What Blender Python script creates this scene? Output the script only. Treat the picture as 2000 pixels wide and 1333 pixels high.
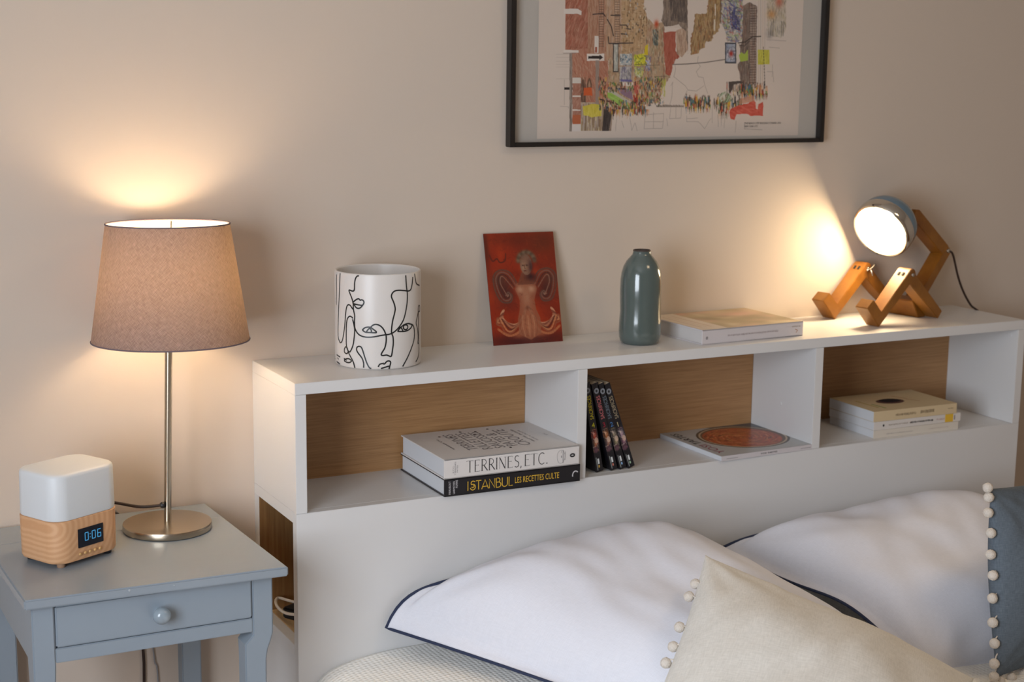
import bpy, bmesh, math, random
import numpy as np
from mathutils import Vector, Matrix, noise
random.seed(7)
R = math.radians
for o in list(bpy.data.objects): bpy.data.objects.remove(o)
SC = bpy.context.scene
COL = SC.collection

# ------------------------------------------------------------------ camera
cd = bpy.data.cameras.new('camera'); cam = bpy.data.objects.new('camera', cd); COL.objects.link(cam)
SC.camera = cam
cd.sensor_width = 36.0; cd.sensor_fit = 'HORIZONTAL'; cd.lens = 36.0*3068.17/2000.0
cd.clip_start = .05; cd.clip_end = 60
yaw, pitch, roll = R(27.4578), R(10.1944), R(0.6993)
fw = Vector((math.sin(yaw)*math.cos(pitch), math.cos(yaw)*math.cos(pitch), -math.sin(pitch)))
r0 = Vector((math.cos(yaw), -math.sin(yaw), 0)); u0 = r0.cross(fw)
rt = r0*math.cos(roll)+u0*math.sin(roll); up = u0*math.cos(roll)-r0*math.sin(roll)
M = Matrix((rt, up, -fw)).transposed().to_4x4(); M.translation = Vector((-.8682, -2.6879, 1.6524))
cam.matrix_world = M
cd.dof.use_dof = True; cd.dof.focus_distance = 2.62; cd.dof.aperture_fstop = 5.6

# ------------------------------------------------------------------ world, daylight, exposure
wd = bpy.data.worlds.new('world'); SC.world = wd; wd.use_nodes = True
wd.node_tree.nodes['Background'].inputs[0].default_value = (.62, .74, 1, 1)
wd.node_tree.nodes['Background'].inputs[1].default_value = .6
SC.view_settings.view_transform = 'Standard'; SC.view_settings.look = 'None'
SC.view_settings.exposure = 0.0; SC.view_settings.gamma = 1.0; SC.view_settings.use_curve_mapping = False
def area(name, loc, rot, sx, sy, power, col):
    l = bpy.data.lights.new(name, 'AREA'); l.shape = 'RECTANGLE'; l.size = sx; l.size_y = sy
    l.energy = power; l.color = col
    o = bpy.data.objects.new(name, l); COL.objects.link(o); o.location = loc; o.rotation_euler = rot
    return o
# daylight standing just outside the window of the left wall
DAY = area('daylight', (-1.68, -1.95, 1.46), (0, R(-90), 0), 1.2, 1.2, 57, (.84, .91, 1.0))
# added warm fill, out of view overhead, warming flat tops and the right side
area('added_fill_light', (1.3, -1.7, 2.55), (0, 0, 0), .5, .5, 6.3, (1, .74, .47))
DAY.rotation_euler = Vector((1, .30, -.06)).to_track_quat('-Z', 'Y').to_euler()

# ------------------------------------------------------------------ materials
def lin(c):
    if isinstance(c, str): c = tuple(int(c[i:i+2], 16)/255 for i in (0, 2, 4))
    return tuple((x/12.92 if x <= .04045 else ((x+.055)/1.055)**2.4) for x in c)
def mat(name, col, rough=.5, metal=0, spec=.5, bump=None, emit=None, coat=0, sheen=0, mottle=0, ms=8):
    m = bpy.data.materials.new(name); m.use_nodes = True; nt = m.node_tree; b = nt.nodes['Principled BSDF']
    c = lin(col)
    b.inputs['Base Color'].default_value = (*c, 1); b.inputs['Roughness'].default_value = rough
    b.inputs['Metallic'].default_value = metal; b.inputs['Specular IOR Level'].default_value = spec
    if coat: b.inputs['Coat Weight'].default_value = coat; b.inputs['Coat Roughness'].default_value = .06
    if sheen: b.inputs['Sheen Weight'].default_value = sheen
    if emit: b.inputs['Emission Color'].default_value = (*lin(emit[0]), 1); b.inputs['Emission Strength'].default_value = emit[1]
    tc = nt.nodes.new('ShaderNodeTexCoord')
    if mottle:
        n = nt.nodes.new('ShaderNodeTexNoise'); n.inputs['Scale'].default_value = ms; n.inputs['Detail'].default_value = 5
        nt.links.new(tc.outputs['Object'], n.inputs['Vector'])
        r = nt.nodes.new('ShaderNodeMapRange'); r.inputs[3].default_value = 1-mottle; r.inputs[4].default_value = 1+mottle*.4
        nt.links.new(n.outputs[0], r.inputs[0])
        v = nt.nodes.new('ShaderNodeMix'); v.data_type = 'RGBA'; v.blend_type = 'MULTIPLY'; v.inputs[0].default_value = 1
        v.inputs[6].default_value = (*c, 1); nt.links.new(r.outputs[0], v.inputs[7]); nt.links.new(v.outputs[2], b.inputs['Base Color'])
    if bump:
        sc, st, dist = bump
        n = nt.nodes.new('ShaderNodeTexNoise'); n.inputs['Scale'].default_value = sc; n.inputs['Detail'].default_value = 4
        nt.links.new(tc.outputs['Object'], n.inputs['Vector'])
        bp = nt.nodes.new('ShaderNodeBump'); bp.inputs['Strength'].default_value = st; bp.inputs['Distance'].default_value = dist
        nt.links.new(n.outputs[0], bp.inputs['Height']); nt.links.new(bp.outputs[0], b.inputs['Normal'])
    return m
def wood(name, c1, c2, stretch, rough=.45, scale=1, fine=1, ring=False):
    m = bpy.data.materials.new(name); m.use_nodes = True; nt = m.node_tree; b = nt.nodes['Principled BSDF']
    tc = nt.nodes.new('ShaderNodeTexCoord'); mp = nt.nodes.new('ShaderNodeMapping'); mp.inputs['Scale'].default_value = stretch
    nt.links.new(tc.outputs['Object'], mp.inputs[0])
    n = nt.nodes.new('ShaderNodeTexNoise'); n.inputs['Scale'].default_value = scale; n.inputs['Detail'].default_value = 8; n.inputs['Roughness'].default_value = .65
    nt.links.new(mp.outputs[0], n.inputs['Vector'])
    src = n.outputs[0]
    if ring:
        w = nt.nodes.new('ShaderNodeTexWave'); w.wave_type = 'RINGS'; w.rings_direction = ring[0]
        w.inputs['Scale'].default_value = ring[1]; w.inputs['Distortion'].default_value = ring[2]; w.inputs['Detail'].default_value = 2; w.inputs['Detail Scale'].default_value = 1.2
        m2 = nt.nodes.new('ShaderNodeMapping'); m2.inputs['Location'].default_value = ring[3]; m2.inputs['Scale'].default_value = ring[4]
        nt.links.new(tc.outputs['Object'], m2.inputs[0]); nt.links.new(m2.outputs[0], w.inputs['Vector'])
        mx = nt.nodes.new('ShaderNodeMix'); mx.inputs[0].default_value = .5
        nt.links.new(n.outputs[0], mx.inputs[2]); nt.links.new(w.outputs[1], mx.inputs[3]); src = mx.outputs[0]
    r = nt.nodes.new('ShaderNodeValToRGB'); e = r.color_ramp.elements
    e[0].position = .32; e[1].position = .68; e[0].color = (*lin(c1), 1); e[1].color = (*lin(c2), 1)
    nt.links.new(src, r.inputs[0]); nt.links.new(r.outputs[0], b.inputs['Base Color'])
    b.inputs['Roughness'].default_value = rough
    bp = nt.nodes.new('ShaderNodeBump'); bp.inputs['Strength'].default_value = .12*fine; bp.inputs['Distance'].default_value = .001
    nt.links.new(n.outputs[0], bp.inputs['Height']); nt.links.new(bp.outputs[0], b.inputs['Normal'])
    return m
def printed(name, rough=.5, spec=.5):
    m = bpy.data.materials.new(name); m.use_nodes = True; nt = m.node_tree; b = nt.nodes['Principled BSDF']
    a = nt.nodes.new('ShaderNodeAttribute'); a.attribute_name = 'Col'
    nt.links.new(a.outputs['Color'], b.inputs['Base Color']); b.inputs['Roughness'].default_value = rough
    b.inputs['Specular IOR Level'].default_value = spec
    return m
def weave(name, c1, c2, scale, rough=.9, bump=.3, dist=.0006, translucent=0):
    m = bpy.data.materials.new(name); m.use_nodes = True; nt = m.node_tree; b = nt.nodes['Principled BSDF']
    tc = nt.nodes.new('ShaderNodeTexCoord'); ns = []
    for st in ((scale, scale*.12, scale), (scale*.12, scale, scale*.12)):
        mp = nt.nodes.new('ShaderNodeMapping'); mp.inputs['Scale'].default_value = st
        src = tc.outputs['UV']; nt.links.new(src, mp.inputs[0])
        n = nt.nodes.new('ShaderNodeTexNoise'); n.inputs['Scale'].default_value = 1; n.inputs['Detail'].default_value = 3
        nt.links.new(mp.outputs[0], n.inputs['Vector']); ns.append(n)
    ad = nt.nodes.new('ShaderNodeMath'); ad.operation = 'ADD'
    nt.links.new(ns[0].outputs[0], ad.inputs[0]); nt.links.new(ns[1].outputs[0], ad.inputs[1])
    hf = nt.nodes.new('ShaderNodeMath'); hf.operation = 'MULTIPLY'; hf.inputs[1].default_value = .5; nt.links.new(ad.outputs[0], hf.inputs[0])
    r = nt.nodes.new('ShaderNodeValToRGB'); e = r.color_ramp.elements
    e[0].position = .35; e[1].position = .65; e[0].color = (*lin(c1), 1); e[1].color = (*lin(c2), 1)
    nt.links.new(hf.outputs[0], r.inputs[0]); nt.links.new(r.outputs[0], b.inputs['Base Color'])
    b.inputs['Roughness'].default_value = rough; b.inputs['Specular IOR Level'].default_value = .15
    bp = nt.nodes.new('ShaderNodeBump'); bp.inputs['Strength'].default_value = bump; bp.inputs['Distance'].default_value = dist
    nt.links.new(hf.outputs[0], bp.inputs['Height']); nt.links.new(bp.outputs[0], b.inputs['Normal'])
    if translucent:
        t = nt.nodes.new('ShaderNodeBsdfTranslucent'); t.inputs[0].default_value = (*lin(translucent[1]), 1)
        mx = nt.nodes.new('ShaderNodeMixShader'); mx.inputs[0].default_value = translucent[0]
        nt.links.new(b.outputs[0], mx.inputs[1]); nt.links.new(t.outputs[0], mx.inputs[2])
        nt.links.new(mx.outputs[0], nt.nodes['Material Output'].inputs[0])
    return m

m_wall = mat('wall_paint', 'cdbfb1', .75, spec=.25, bump=(90, .08, .002), mottle=.02, ms=2)
m_white = mat('white_lacquer', 'dad9d8', .33, spec=.45)
m_ceil = mat('ceiling_paint', 'dedad4', .8)
m_floor = wood('oak_floor', '8a6440', 'a67c52', (3, 30, 3), .4)
m_oakh = wood('oak_back_horizontal', 'a0754b', 'b98d5f', (9, 9, 330), .5)
m_oakv = wood('oak_back_vertical', '77532e', '9c7549', (110, 5, 4), .5)
m_shelf = wood('shelf_pale', 'b59a74', 'c7ad86', (90, 6, 4), .5)
m_table = mat('grey_blue_paint', '8d99a4', .42, spec=.5, bump=(60, .12, .002), mottle=.06, ms=14)
m_tabletop = mat('grey_paint_top', '8f99a2', .26, spec=.5, bump=(45, .10, .002), mottle=.07, ms=9)
m_black = mat('black_plastic', '141416', .4)
m_dark = mat('dark_gap', '0c0c0d', .8)
m_steel = mat('brushed_steel', 'b8ab98', .27, metal=1)
m_bolt = mat('bolt_metal', 'b9b4ac', .25, metal=1)
m_chrome = mat('chrome', 'd8d2c8', .07, metal=1)
m_bluegrey = mat('blue_grey_enamel', '5f7686', .22, spec=.6, coat=.4)
m_frame = mat('black_frame', '1c1816', .4)
m_backing = mat('grey_mount', 'b6b0a8', .8)
m_paper = mat('white_paper', 'd8d0c6', .8)
m_pages = mat('page_edges', 'd2d3d6', .85, bump=(400, .3, .0006))
m_pages_tan = mat('page_edges_tan', 'b9a68c', .85, bump=(400, .3, .0006))
m_cot = weave('white_cotton', 'dcdde5', 'e3e4ec', 420, .85, .05, .0003)
m_linen = weave('cream_linen', 'd6d3cb', 'e8e5de', 260, .95, .5, .0008)
m_blue = weave('blue_linen', '566069', '6a747f', 300, .95, .5, .0008)
m_navy = mat('navy_stitching', '2c3550', .9, bump=(900, .8, .001))
m_pom = mat('cream_yarn', 'd8cfc4', .95, bump=(500, .9, .002))
m_ceramic = mat('glossy_white_ceramic', 'd9d4cf', .34, spec=.4)
m_ink = mat('black_ink', '15181a', .35)
m_glaze = mat('blue_grey_glaze', '56625f', .16, spec=.6, coat=.5, mottle=.12, ms=25)
m_glaze_in = mat('dark_unglazed_rim', '4b3f39', .6)
m_lampwood = wood('amber_wood', '764812', '9a6420', (14, 14, 14), .42)
m_plast = mat('frosted_white_plastic', 'd3d6d8', .42, spec=.4)
m_cord = mat('brown_cord', '2c1a12', .5)
m_wcord = mat('white_cord', 'd8d0c4', .5)
m_gcord = mat('grey_cord', '8f8f92', .5)
m_print = printed('printed_paper', .75, .2)
m_gloss = printed('printed_gloss', .3, .5)

# ------------------------------------------------------------------ builders
def link(name, me, m=None, parent=None, smooth=False, loc=None):
    o = bpy.data.objects.new(name, me); COL.objects.link(o)
    if m is not None: me.materials.append(m)
    if smooth: me.polygons.foreach_set('use_smooth', [True]*len(me.polygons))
    if parent is not None: o.parent = parent
    if loc is not None: o.location = loc
    return o
def frombm(name, bm, m, parent=None, smooth=False, loc=None):
    me = bpy.data.meshes.new(name); bm.normal_update(); bm.to_mesh(me); bm.free()
    return link(name, me, m, parent, smooth, loc)
def pyd(name, vs, fs, m, parent=None, smooth=False):
    me = bpy.data.meshes.new(name); me.from_pydata([tuple(v) for v in vs], [], fs); me.update()
    return link(name, me, m, parent, smooth)
def addbox(bm, a, b, bev=0, seg=2):
    x0, y0, z0 = a; x1, y1, z1 = b
    r = bmesh.ops.create_cube(bm, size=1)
    for v in r['verts']:
        v.co = Vector((x0+(v.co.x+.5)*(x1-x0), y0+(v.co.y+.5)*(y1-y0), z0+(v.co.z+.5)*(z1-z0)))
    if bev:
        es = list({e for v in r['verts'] for e in v.link_edges})
        bmesh.ops.bevel(bm, geom=es, offset=bev, segments=seg, affect='EDGES')
def box(name, a, b, m, parent=None, bev=.0008, seg=2):
    bm = bmesh.new(); addbox(bm, a, b, bev, seg); return frombm(name, bm, m, parent)
def prism(name, poly, ax, lo, hi, m, parent=None, bev=.0008, mtx=None):
    """poly: 2-D points; extruded along axis ax from lo to hi"""
    bm = bmesh.new(); vs = []
    for t in (lo, hi):
        for p in poly:
            c = [0, 0, 0]; k = [i for i in range(3) if i != ax]; c[k[0]], c[k[1]] = p; c[ax] = t
            vs.append(bm.verts.new(c))
    n = len(poly)
    bm.faces.new(vs[:n]); bm.faces.new(vs[n:][::-1])
    for i in range(n): bm.faces.new((vs[i], vs[(i+1) % n], vs[n+(i+1) % n], vs[n+i]))
    bmesh.ops.recalc_face_normals(bm, faces=bm.faces)
    if bev: bmesh.ops.bevel(bm, geom=list(bm.edges), offset=bev, segments=2, affect='EDGES')
    if mtx is not None: bmesh.ops.transform(bm, matrix=mtx, verts=bm.verts)
    return frombm(name, bm, m, parent)
def lathe(name, prof, m, parent=None, n=64, loc=(0, 0, 0), mtx=None, smooth=True):
    vs = []; fs = []; k = len(prof)
    for i in range(n):
        a = 2*math.pi*i/n
        for r, z in prof: vs.append(Vector((r*math.cos(a), r*math.sin(a), z)))
    if mtx is None: mtx = Matrix.Translation(loc)
    vs = [mtx @ v for v in vs]
    for i in range(n):
        j = (i+1) % n
        for q in range(k-1): fs.append((i*k+q, j*k+q, j*k+q+1, i*k+q+1))
    me = bpy.data.meshes.new(name); me.from_pydata([tuple(v) for v in vs], [], fs); me.update()
    bm = bmesh.new(); bm.from_mesh(me); bmesh.ops.remove_doubles(bm, verts=bm.verts, dist=1e-6)
    bmesh.ops.recalc_face_normals(bm, faces=bm.faces)
    if smooth:
        for f in bm.faces: f.smooth = True
        for e in bm.edges:
            if len(e.link_faces) == 2 and e.calc_face_angle(0) > .6: e.smooth = False
    bm.to_mesh(me); bm.free()
    return link(name, me, m, parent)
def catmull(pts, sub=6, closed=False):
    P = [Vector(p) for p in pts]; out = []; n = len(P)
    rng = range(n if closed else n-1)
    for i in rng:
        p1 = P[i]; p2 = P[(i+1) % n]
        p0 = P[i-1] if (i > 0 or closed) else p1; p3 = P[(i+2) % n] if (i+2 < n or closed) else p2
        for s in range(sub):
            t = s/sub
            out.append(.5*((2*p1)+(p2-p0)*t+(2*p0-5*p1+4*p2-p3)*t*t+(3*p1-p0-3*p2+p3)*t**3))
    if not closed: out.append(P[-1])
    return out
def tube(name, pts, r, m, parent=None, sub=6, n=8, closed=False, caps=True):
    P = catmull(pts, sub, closed) if sub > 1 else [Vector(p) for p in pts]
    vs = []; fs = []; k = len(P); prev = None
    for i, p in enumerate(P):
        t = (P[(i+1) % k]-P[i-1]) if closed else (P[min(i+1, k-1)]-P[max(i-1, 0)])
        t.normalize()
        if prev is None: a = t.orthogonal().normalized()
        else:
            a = prev-t*prev.dot(t); a.normalize()
        prev = a; b = t.cross(a)
        rr = r(i/(k-1)) if callable(r) else r
        for q in range(n):
            an = 2*math.pi*q/n; vs.append(p+a*math.cos(an)*rr+b*math.sin(an)*rr)
    for i in range(k if closed else k-1):
        j = (i+1) % k
        for q in range(n): fs.append((i*n+q, i*n+(q+1) % n, j*n+(q+1) % n, j*n+q))
    if caps and not closed: fs.append(tuple(range(n))[::-1]); fs.append(tuple((k-1)*n+q for q in range(n)))
    return pyd(name, vs, fs, m, parent, True)
def thing(name, label, cat, loc=(0, 0, 0), group=None, mtx=None):
    o = bpy.data.objects.new(name, None); COL.objects.link(o); o.empty_display_size = .02
    if mtx is not None: o.matrix_world = mtx
    else: o.location = loc
    o['label'] = label; o['category'] = cat
    if group: o['group'] = group
    return o
def tag(o, label, cat, group=None):
    o['label'] = label; o['category'] = cat
    if group: o['group'] = group
    return o
def struct(o): o['kind'] = 'structure'; return o
VL = bpy.context.view_layer
def text(name, s, m, parent, org, xd, yd, w=None, h=None, shear=0, align='L'):
    """flat lettering: cap height h, total width w, along xd, up yd, local space of the parent"""
    c = bpy.data.curves.new('t', 'FONT'); c.body = s; c.resolution_u = 2; c.fill_mode = 'FRONT'
    t = bpy.data.objects.new('t', c); COL.objects.link(t); VL.update()
    me = bpy.data.meshes.new_from_object(t.evaluated_get(bpy.context.evaluated_depsgraph_get()))
    bpy.data.objects.remove(t)
    co = np.array([v.co[:] for v in me.vertices])
    lo = co.min(0); hi = co.max(0); W = hi[0]-lo[0]; H = hi[1]-lo[1]
    sx = w/W if w else None; sy = h/H if h else None
    if sx is None: sx = sy
    if sy is None: sy = sx
    xd = Vector(xd).normalized(); yd = Vector(yd).normalized(); nrm = xd.cross(yd); org = Vector(org)
    for v, q in zip(me.vertices, co):
        X = (q[0]-lo[0])*sx; Y = (q[1]-lo[1])*sy
        v.co = org+xd*(X+shear*Y)+yd*Y+nrm*.0004
    me.update()
    return link(name, me, m, parent)
def strokes(name, lines, m, parent, org, xd, yd, wid):
    """flat drawn strokes: lines = [(points, width factor)], in metres on the xd/yd plane"""
    xd = Vector(xd).normalized(); yd = Vector(yd).normalized(); nrm = xd.cross(yd); org = Vector(org); vs = []; fs = []
    for ln in lines:
        pts, k = (ln if isinstance(ln[1], (int, float)) and isinstance(ln[0], list) else (ln, 1))
        P = [Vector((p[0], p[1])) for p in pts]; b = len(vs)
        for i, p in enumerate(P):
            t = P[min(i+1, len(P)-1)]-P[max(i-1, 0)]; t.normalize(); q = Vector((-t.y, t.x))*wid*k*.5
            for s in (p+q, p-q): vs.append(org+xd*s.x+yd*s.y+nrm*.0004)
        for i in range(len(P)-1): fs.append((b+2*i, b+2*i+1, b+2*i+3, b+2*i+2))
    return pyd(name, vs, fs, m, parent)

class Canvas:
    """numpy raster laid on a grid mesh as a colour attribute; used for flat print"""
    def __init__(s, w, h, W, H, bg): s.w, s.h, s.W, s.H = w, h, W, H; s.a = np.zeros((H, W, 3)); s.a[:] = s.c(bg); s.Y, s.X = np.mgrid[0:H, 0:W]; s.x = (s.X+.5)/W*w; s.y = (s.Y+.5)/H*h; s.rng = np.random.RandomState(3)
    def c(s, c): return np.array([int(c[i:i+2], 16)/255 for i in (0, 2, 4)]) if isinstance(c, str) else np.array(c)
    def mask(s, m, c, op=1., tex=0):
        c = s.c(c)
        if tex:
            n = s.rng.rand(s.H, s.W); k = (n+np.roll(n, 1, 0)+np.roll(n, 2, 0)+np.roll(n, 3, 0))/4-.5
            col = np.clip(c[None, None]+k[..., None]*tex, 0, 1)
            s.a[m] = s.a[m]*(1-op)+col[m]*op
        else: s.a[m] = s.a[m]*(1-op)+c*op
    def rect(s, x0, y0, x1, y1, c, op=1., tex=0): s.mask((s.x >= x0) & (s.x <= x1) & (s.y >= y0) & (s.y <= y1), c, op, tex)
    def ell(s, cx, cy, rx, ry, c, op=1., tex=0, rot=0):
        dx, dy = s.x-cx, s.y-cy; ca, sa = math.cos(rot), math.sin(rot)
        s.mask(((dx*ca+dy*sa)/rx)**2+((-dx*sa+dy*ca)/ry)**2 <= 1, c, op, tex)
    def soft(s, cx, cy, rx, ry, c, op=1., rot=0):
        dx, dy = s.x-cx, s.y-cy; ca, sa = math.cos(rot), math.sin(rot)
        d = ((dx*ca+dy*sa)/rx)**2+((-dx*sa+dy*ca)/ry)**2; k = (np.exp(-d*1.3)*op)[..., None]; s.a = s.a*(1-k)+s.c(c)*k
    def poly(s, pts, c, op=1., tex=0):
        ins = np.zeros((s.H, s.W), bool); n = len(pts)
        for i in range(n):
            x1, y1 = pts[i]; x2, y2 = pts[(i+1) % n]
            if y1 == y2: continue
            cr = ((s.y > y1) != (s.y > y2)) & (s.x < (x2-x1)*(s.y-y1)/(y2-y1)+x1); ins ^= cr
        s.mask(ins, c, op, tex)
    def line(s, pts, wd, c, op=1., clip=None):
        c = s.c(c)
        for (x1, y1), (x2, y2) in zip(pts[:-1], pts[1:]):
            i0 = max(0, int((min(x1, x2)-wd)/s.w*s.W)-1); i1 = min(s.W, int((max(x1, x2)+wd)/s.w*s.W)+2)
            j0 = max(0, int((min(y1, y2)-wd)/s.h*s.H)-1); j1 = min(s.H, int((max(y1, y2)+wd)/s.h*s.H)+2)
            if i0 >= i1 or j0 >= j1: continue
            X = s.x[j0:j1, i0:i1]; Y = s.y[j0:j1, i0:i1]; L2 = (x2-x1)**2+(y2-y1)**2+1e-12
            t = np.clip(((X-x1)*(x2-x1)+(Y-y1)*(y2-y1))/L2, 0, 1)
            k = np.clip((wd/2-np.hypot(X-x1-t*(x2-x1), Y-y1-t*(y2-y1)))/(s.w/s.W)+.5, 0, 1)*op
            if clip is not None: k = k*clip[j0:j1, i0:i1]
            s.a[j0:j1, i0:i1] = s.a[j0:j1, i0:i1]*(1-k[..., None])+c*k[..., None]
    def inside(s, pts):
        ins = np.zeros((s.H, s.W), bool); n = len(pts)
        for i in range(n):
            x1, y1 = pts[i]; x2, y2 = pts[(i+1) % n]
            if y1 == y2: continue
            ins ^= ((s.y > y1) != (s.y > y2)) & (s.x < (x2-x1)*(s.y-y1)/(y2-y1)+x1)
        return ins
    def hatch(s, pts, cols, n, L, ang, wd, op=.6, spread=.25):
        m = s.inside(pts); xs = [p[0] for p in pts]; ys = [p[1] for p in pts]; r = s.rng.rand
        for k in range(n):
            x = min(xs)+r()*(max(xs)-min(xs)); y = min(ys)+r()*(max(ys)-min(ys)); a = ang+(r()-.5)*spread; l = L*(.4+r()); w = wd*(.5+r())
            s.line([(x, y), (x+l*math.cos(a), y+l*math.sin(a))], w, cols[k % len(cols)], op*(.5+.5*r()), m)
    def mesh(s, name, m, parent, org, xd, yd, fn=None):
        """org = top-left corner; xd = right, yd = down (both scaled to canvas units)"""
        org = np.array(org, float); xd = np.array(xd, float); yd = np.array(yd, float)
        if fn is None: V = org+s.x[..., None]*xd+s.y[..., None]*yd
        else: V = fn(s.x, s.y)
        # stretch the outermost samples to the border
        V = V.reshape(-1, 3); idx = np.arange(s.W*s.H).reshape(s.H, s.W)
        F = np.stack([idx[:-1, :-1], idx[1:, :-1], idx[1:, 1:], idx[:-1, 1:]], -1).reshape(-1, 4)
        me = bpy.data.meshes.new(name); me.vertices.add(len(V)); me.vertices.foreach_set('co', V.ravel())
        me.loops.add(F.size); me.loops.foreach_set('vertex_index', F.ravel().astype(np.int32)); me.polygons.add(len(F))
        me.polygons.foreach_set('loop_start', np.arange(0, F.size, 4, dtype=np.int32)); me.update(calc_edges=True)
        at = me.color_attributes.new('Col', 'FLOAT_COLOR', 'POINT'); a = np.clip(s.a, 0, 1)
        L = np.where(a <= .04045, a/12.92, ((a+.055)/1.055)**2.4); col = np.ones((len(V), 4)); col[:, :3] = L.reshape(-1, 3)
        at.data.foreach_set('color', col.ravel().astype(np.float32))
        return link(name, me, m, parent)

# ------------------------------------------------------------------ the room
T = .0198; H = 1.11; SH = .8823; D = .2283; W = 1.66
struct(box('wall_back', (-1.6, 0, 0), (3.4, .12, 2.6), m_wall, bev=0))
struct(box('floor', (-1.6, -4.4, -.05), (3.4, .12, 0), m_floor, bev=0))
struct(box('ceiling', (-1.6, -4.4, 2.6), (3.4, .12, 2.7), m_ceil, bev=0))
struct(box('wall_right', (3.4, -4.4, 0), (3.5, .12, 2.6), m_wall, bev=0))
struct(box('wall_front', (-1.6, -4.5, 0), (3.4, -4.4, 2.6), m_wall, bev=0))
bm = bmesh.new()
for a, b in (((-1.7, -4.4, 0), (-1.6, -2.60, 2.6)), ((-1.7, -1.30, 0), (-1.6, .12, 2.6)), ((-1.7, -2.60, 0), (-1.6, -1.30, .80)), ((-1.7, -2.60, 2.10), (-1.6, -1.30, 2.6))): addbox(bm, a, b)
struct(frombm('wall_left', bm, m_wall))
bm = bmesh.new()
for a, b in (((-1.64, -2.60, .80), (-1.60, -2.56, 2.10)), ((-1.64, -1.34, .80), (-1.60, -1.30, 2.10)), ((-1.64, -1.97, .84), (-1.61, -1.93, 2.06)), ((-1.64, -2.56, .80), (-1.60, -1.34, .84)), ((-1.64, -2.56, 2.06), (-1.60, -1.34, 2.10))): addbox(bm, a, b, .004)
struct(frombm('window_1', bm, m_white))
for i, (a, b) in enumerate((((-1.6, -.014, 0), (-.0, 0, .09)), ((W, -.014, 0), (3.4, 0, .09)))):
    struct(box('baseboard_back' if i == 0 else 'baseboard_back_right', a, b, m_white, bev=.002))

# ------------------------------------------------------------------ headboard with storage
hb = thing('headboard', 'long white headboard with three open shelf compartments and oak backs behind the bed', 'headboard')
box('top_board', (0, -D, H-T), (W, 0, H), m_white, hb, .0007)
z0, z1 = SH, H-T
for x in (0, W-T): box('side_panel', (x, -D, z0+.0003), (x+T, 0, z1-.0003), m_white, hb, .0007)
for x in (.5681, 1.1149): box('divider', (x-T, -D, z0+.0003), (x, -.0203, z1-.0003), m_white, hb, .0007)
box('shelf_board', (0, -D+T, SH-T), (W, 0, SH), m_white, hb, .0004)
box('front_panel', (0, -D, .02), (W, -D+T, SH), m_white, hb, .0007)
for a, b in ((T, .5681-T), (.5681, 1.1149-T), (1.1149, W-T)):
    o = box('back_panel', (a, -.0203, z0), (b, -.012, z1), m_oakh, hb, 0); o['label'] = 'oak back with fine horizontal grain'
for x in (0, W-T):
    box('rear_post', (x, -.0237, 0), (x+T, 0, SH-T), m_white, hb, .0007)
    box('lower_side_panel', (x+.003, -D+T, 0), (x+T, -.0252, .6219), m_white, hb, .0007)
box('lower_shelf', (T, -D+T, .6219), (W-T, -.0237, .642), m_shelf, hb, .0005)
for x in (0, W-T): box('shelf_edge', (x, -D+T, .6219), (x+T, -.0237, .6415), m_white, hb, .0005)
o = box('lower_back_panel', (.0008, -.0250, 0), (W-.0008, -.0238, SH-T), m_oakv, hb, 0); o['label'] = 'oak back with vertical grain'
box('inner_wall', (.34, -D+T, .642), (.36, -.0237, SH-T), m_white, hb, 0)
# small shelf pins and screw caps
for (x, y, z) in ((W-T-.0004, -.205, 1.075), (1.1149-T-.0004, -.12, .955)):
    lathe('screw_cap', [(0, .001), (.004, .0008), (.0045, 0), (.0045, -.001)], m_white, hb, 16, mtx=Matrix.Translation((x, y, z)) @ Matrix.Rotation(R(-90), 4, 'Y'))

# ------------------------------------------------------------------ charger on the lower shelf
o = tube('charging_cable', [(.075, -.10, .665), (.05, -.055, .664), (.03, -.035, .667), (.018, -.062, .664), (.02, -.10, .662), (.03, -.135, .668), (.05, -.15, .672), (.09, -.14, .668)], .0028, m_wcord)
tag(o, 'coiled white charging cable inside the open side of the headboard', 'cable')
pa = thing('power_adapter', 'black flat power adapter lying on the low shelf inside the headboard', 'adapter', (.06, -.105, .642))
pa.rotation_euler = (0, 0, R(-62))
box('body', (-.045, -.016, 0), (.045, .016, .021), m_black, pa, .003)
box('plug', (.045, -.008, .005), (.055, .008, .016), m_black, pa, .001)

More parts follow.
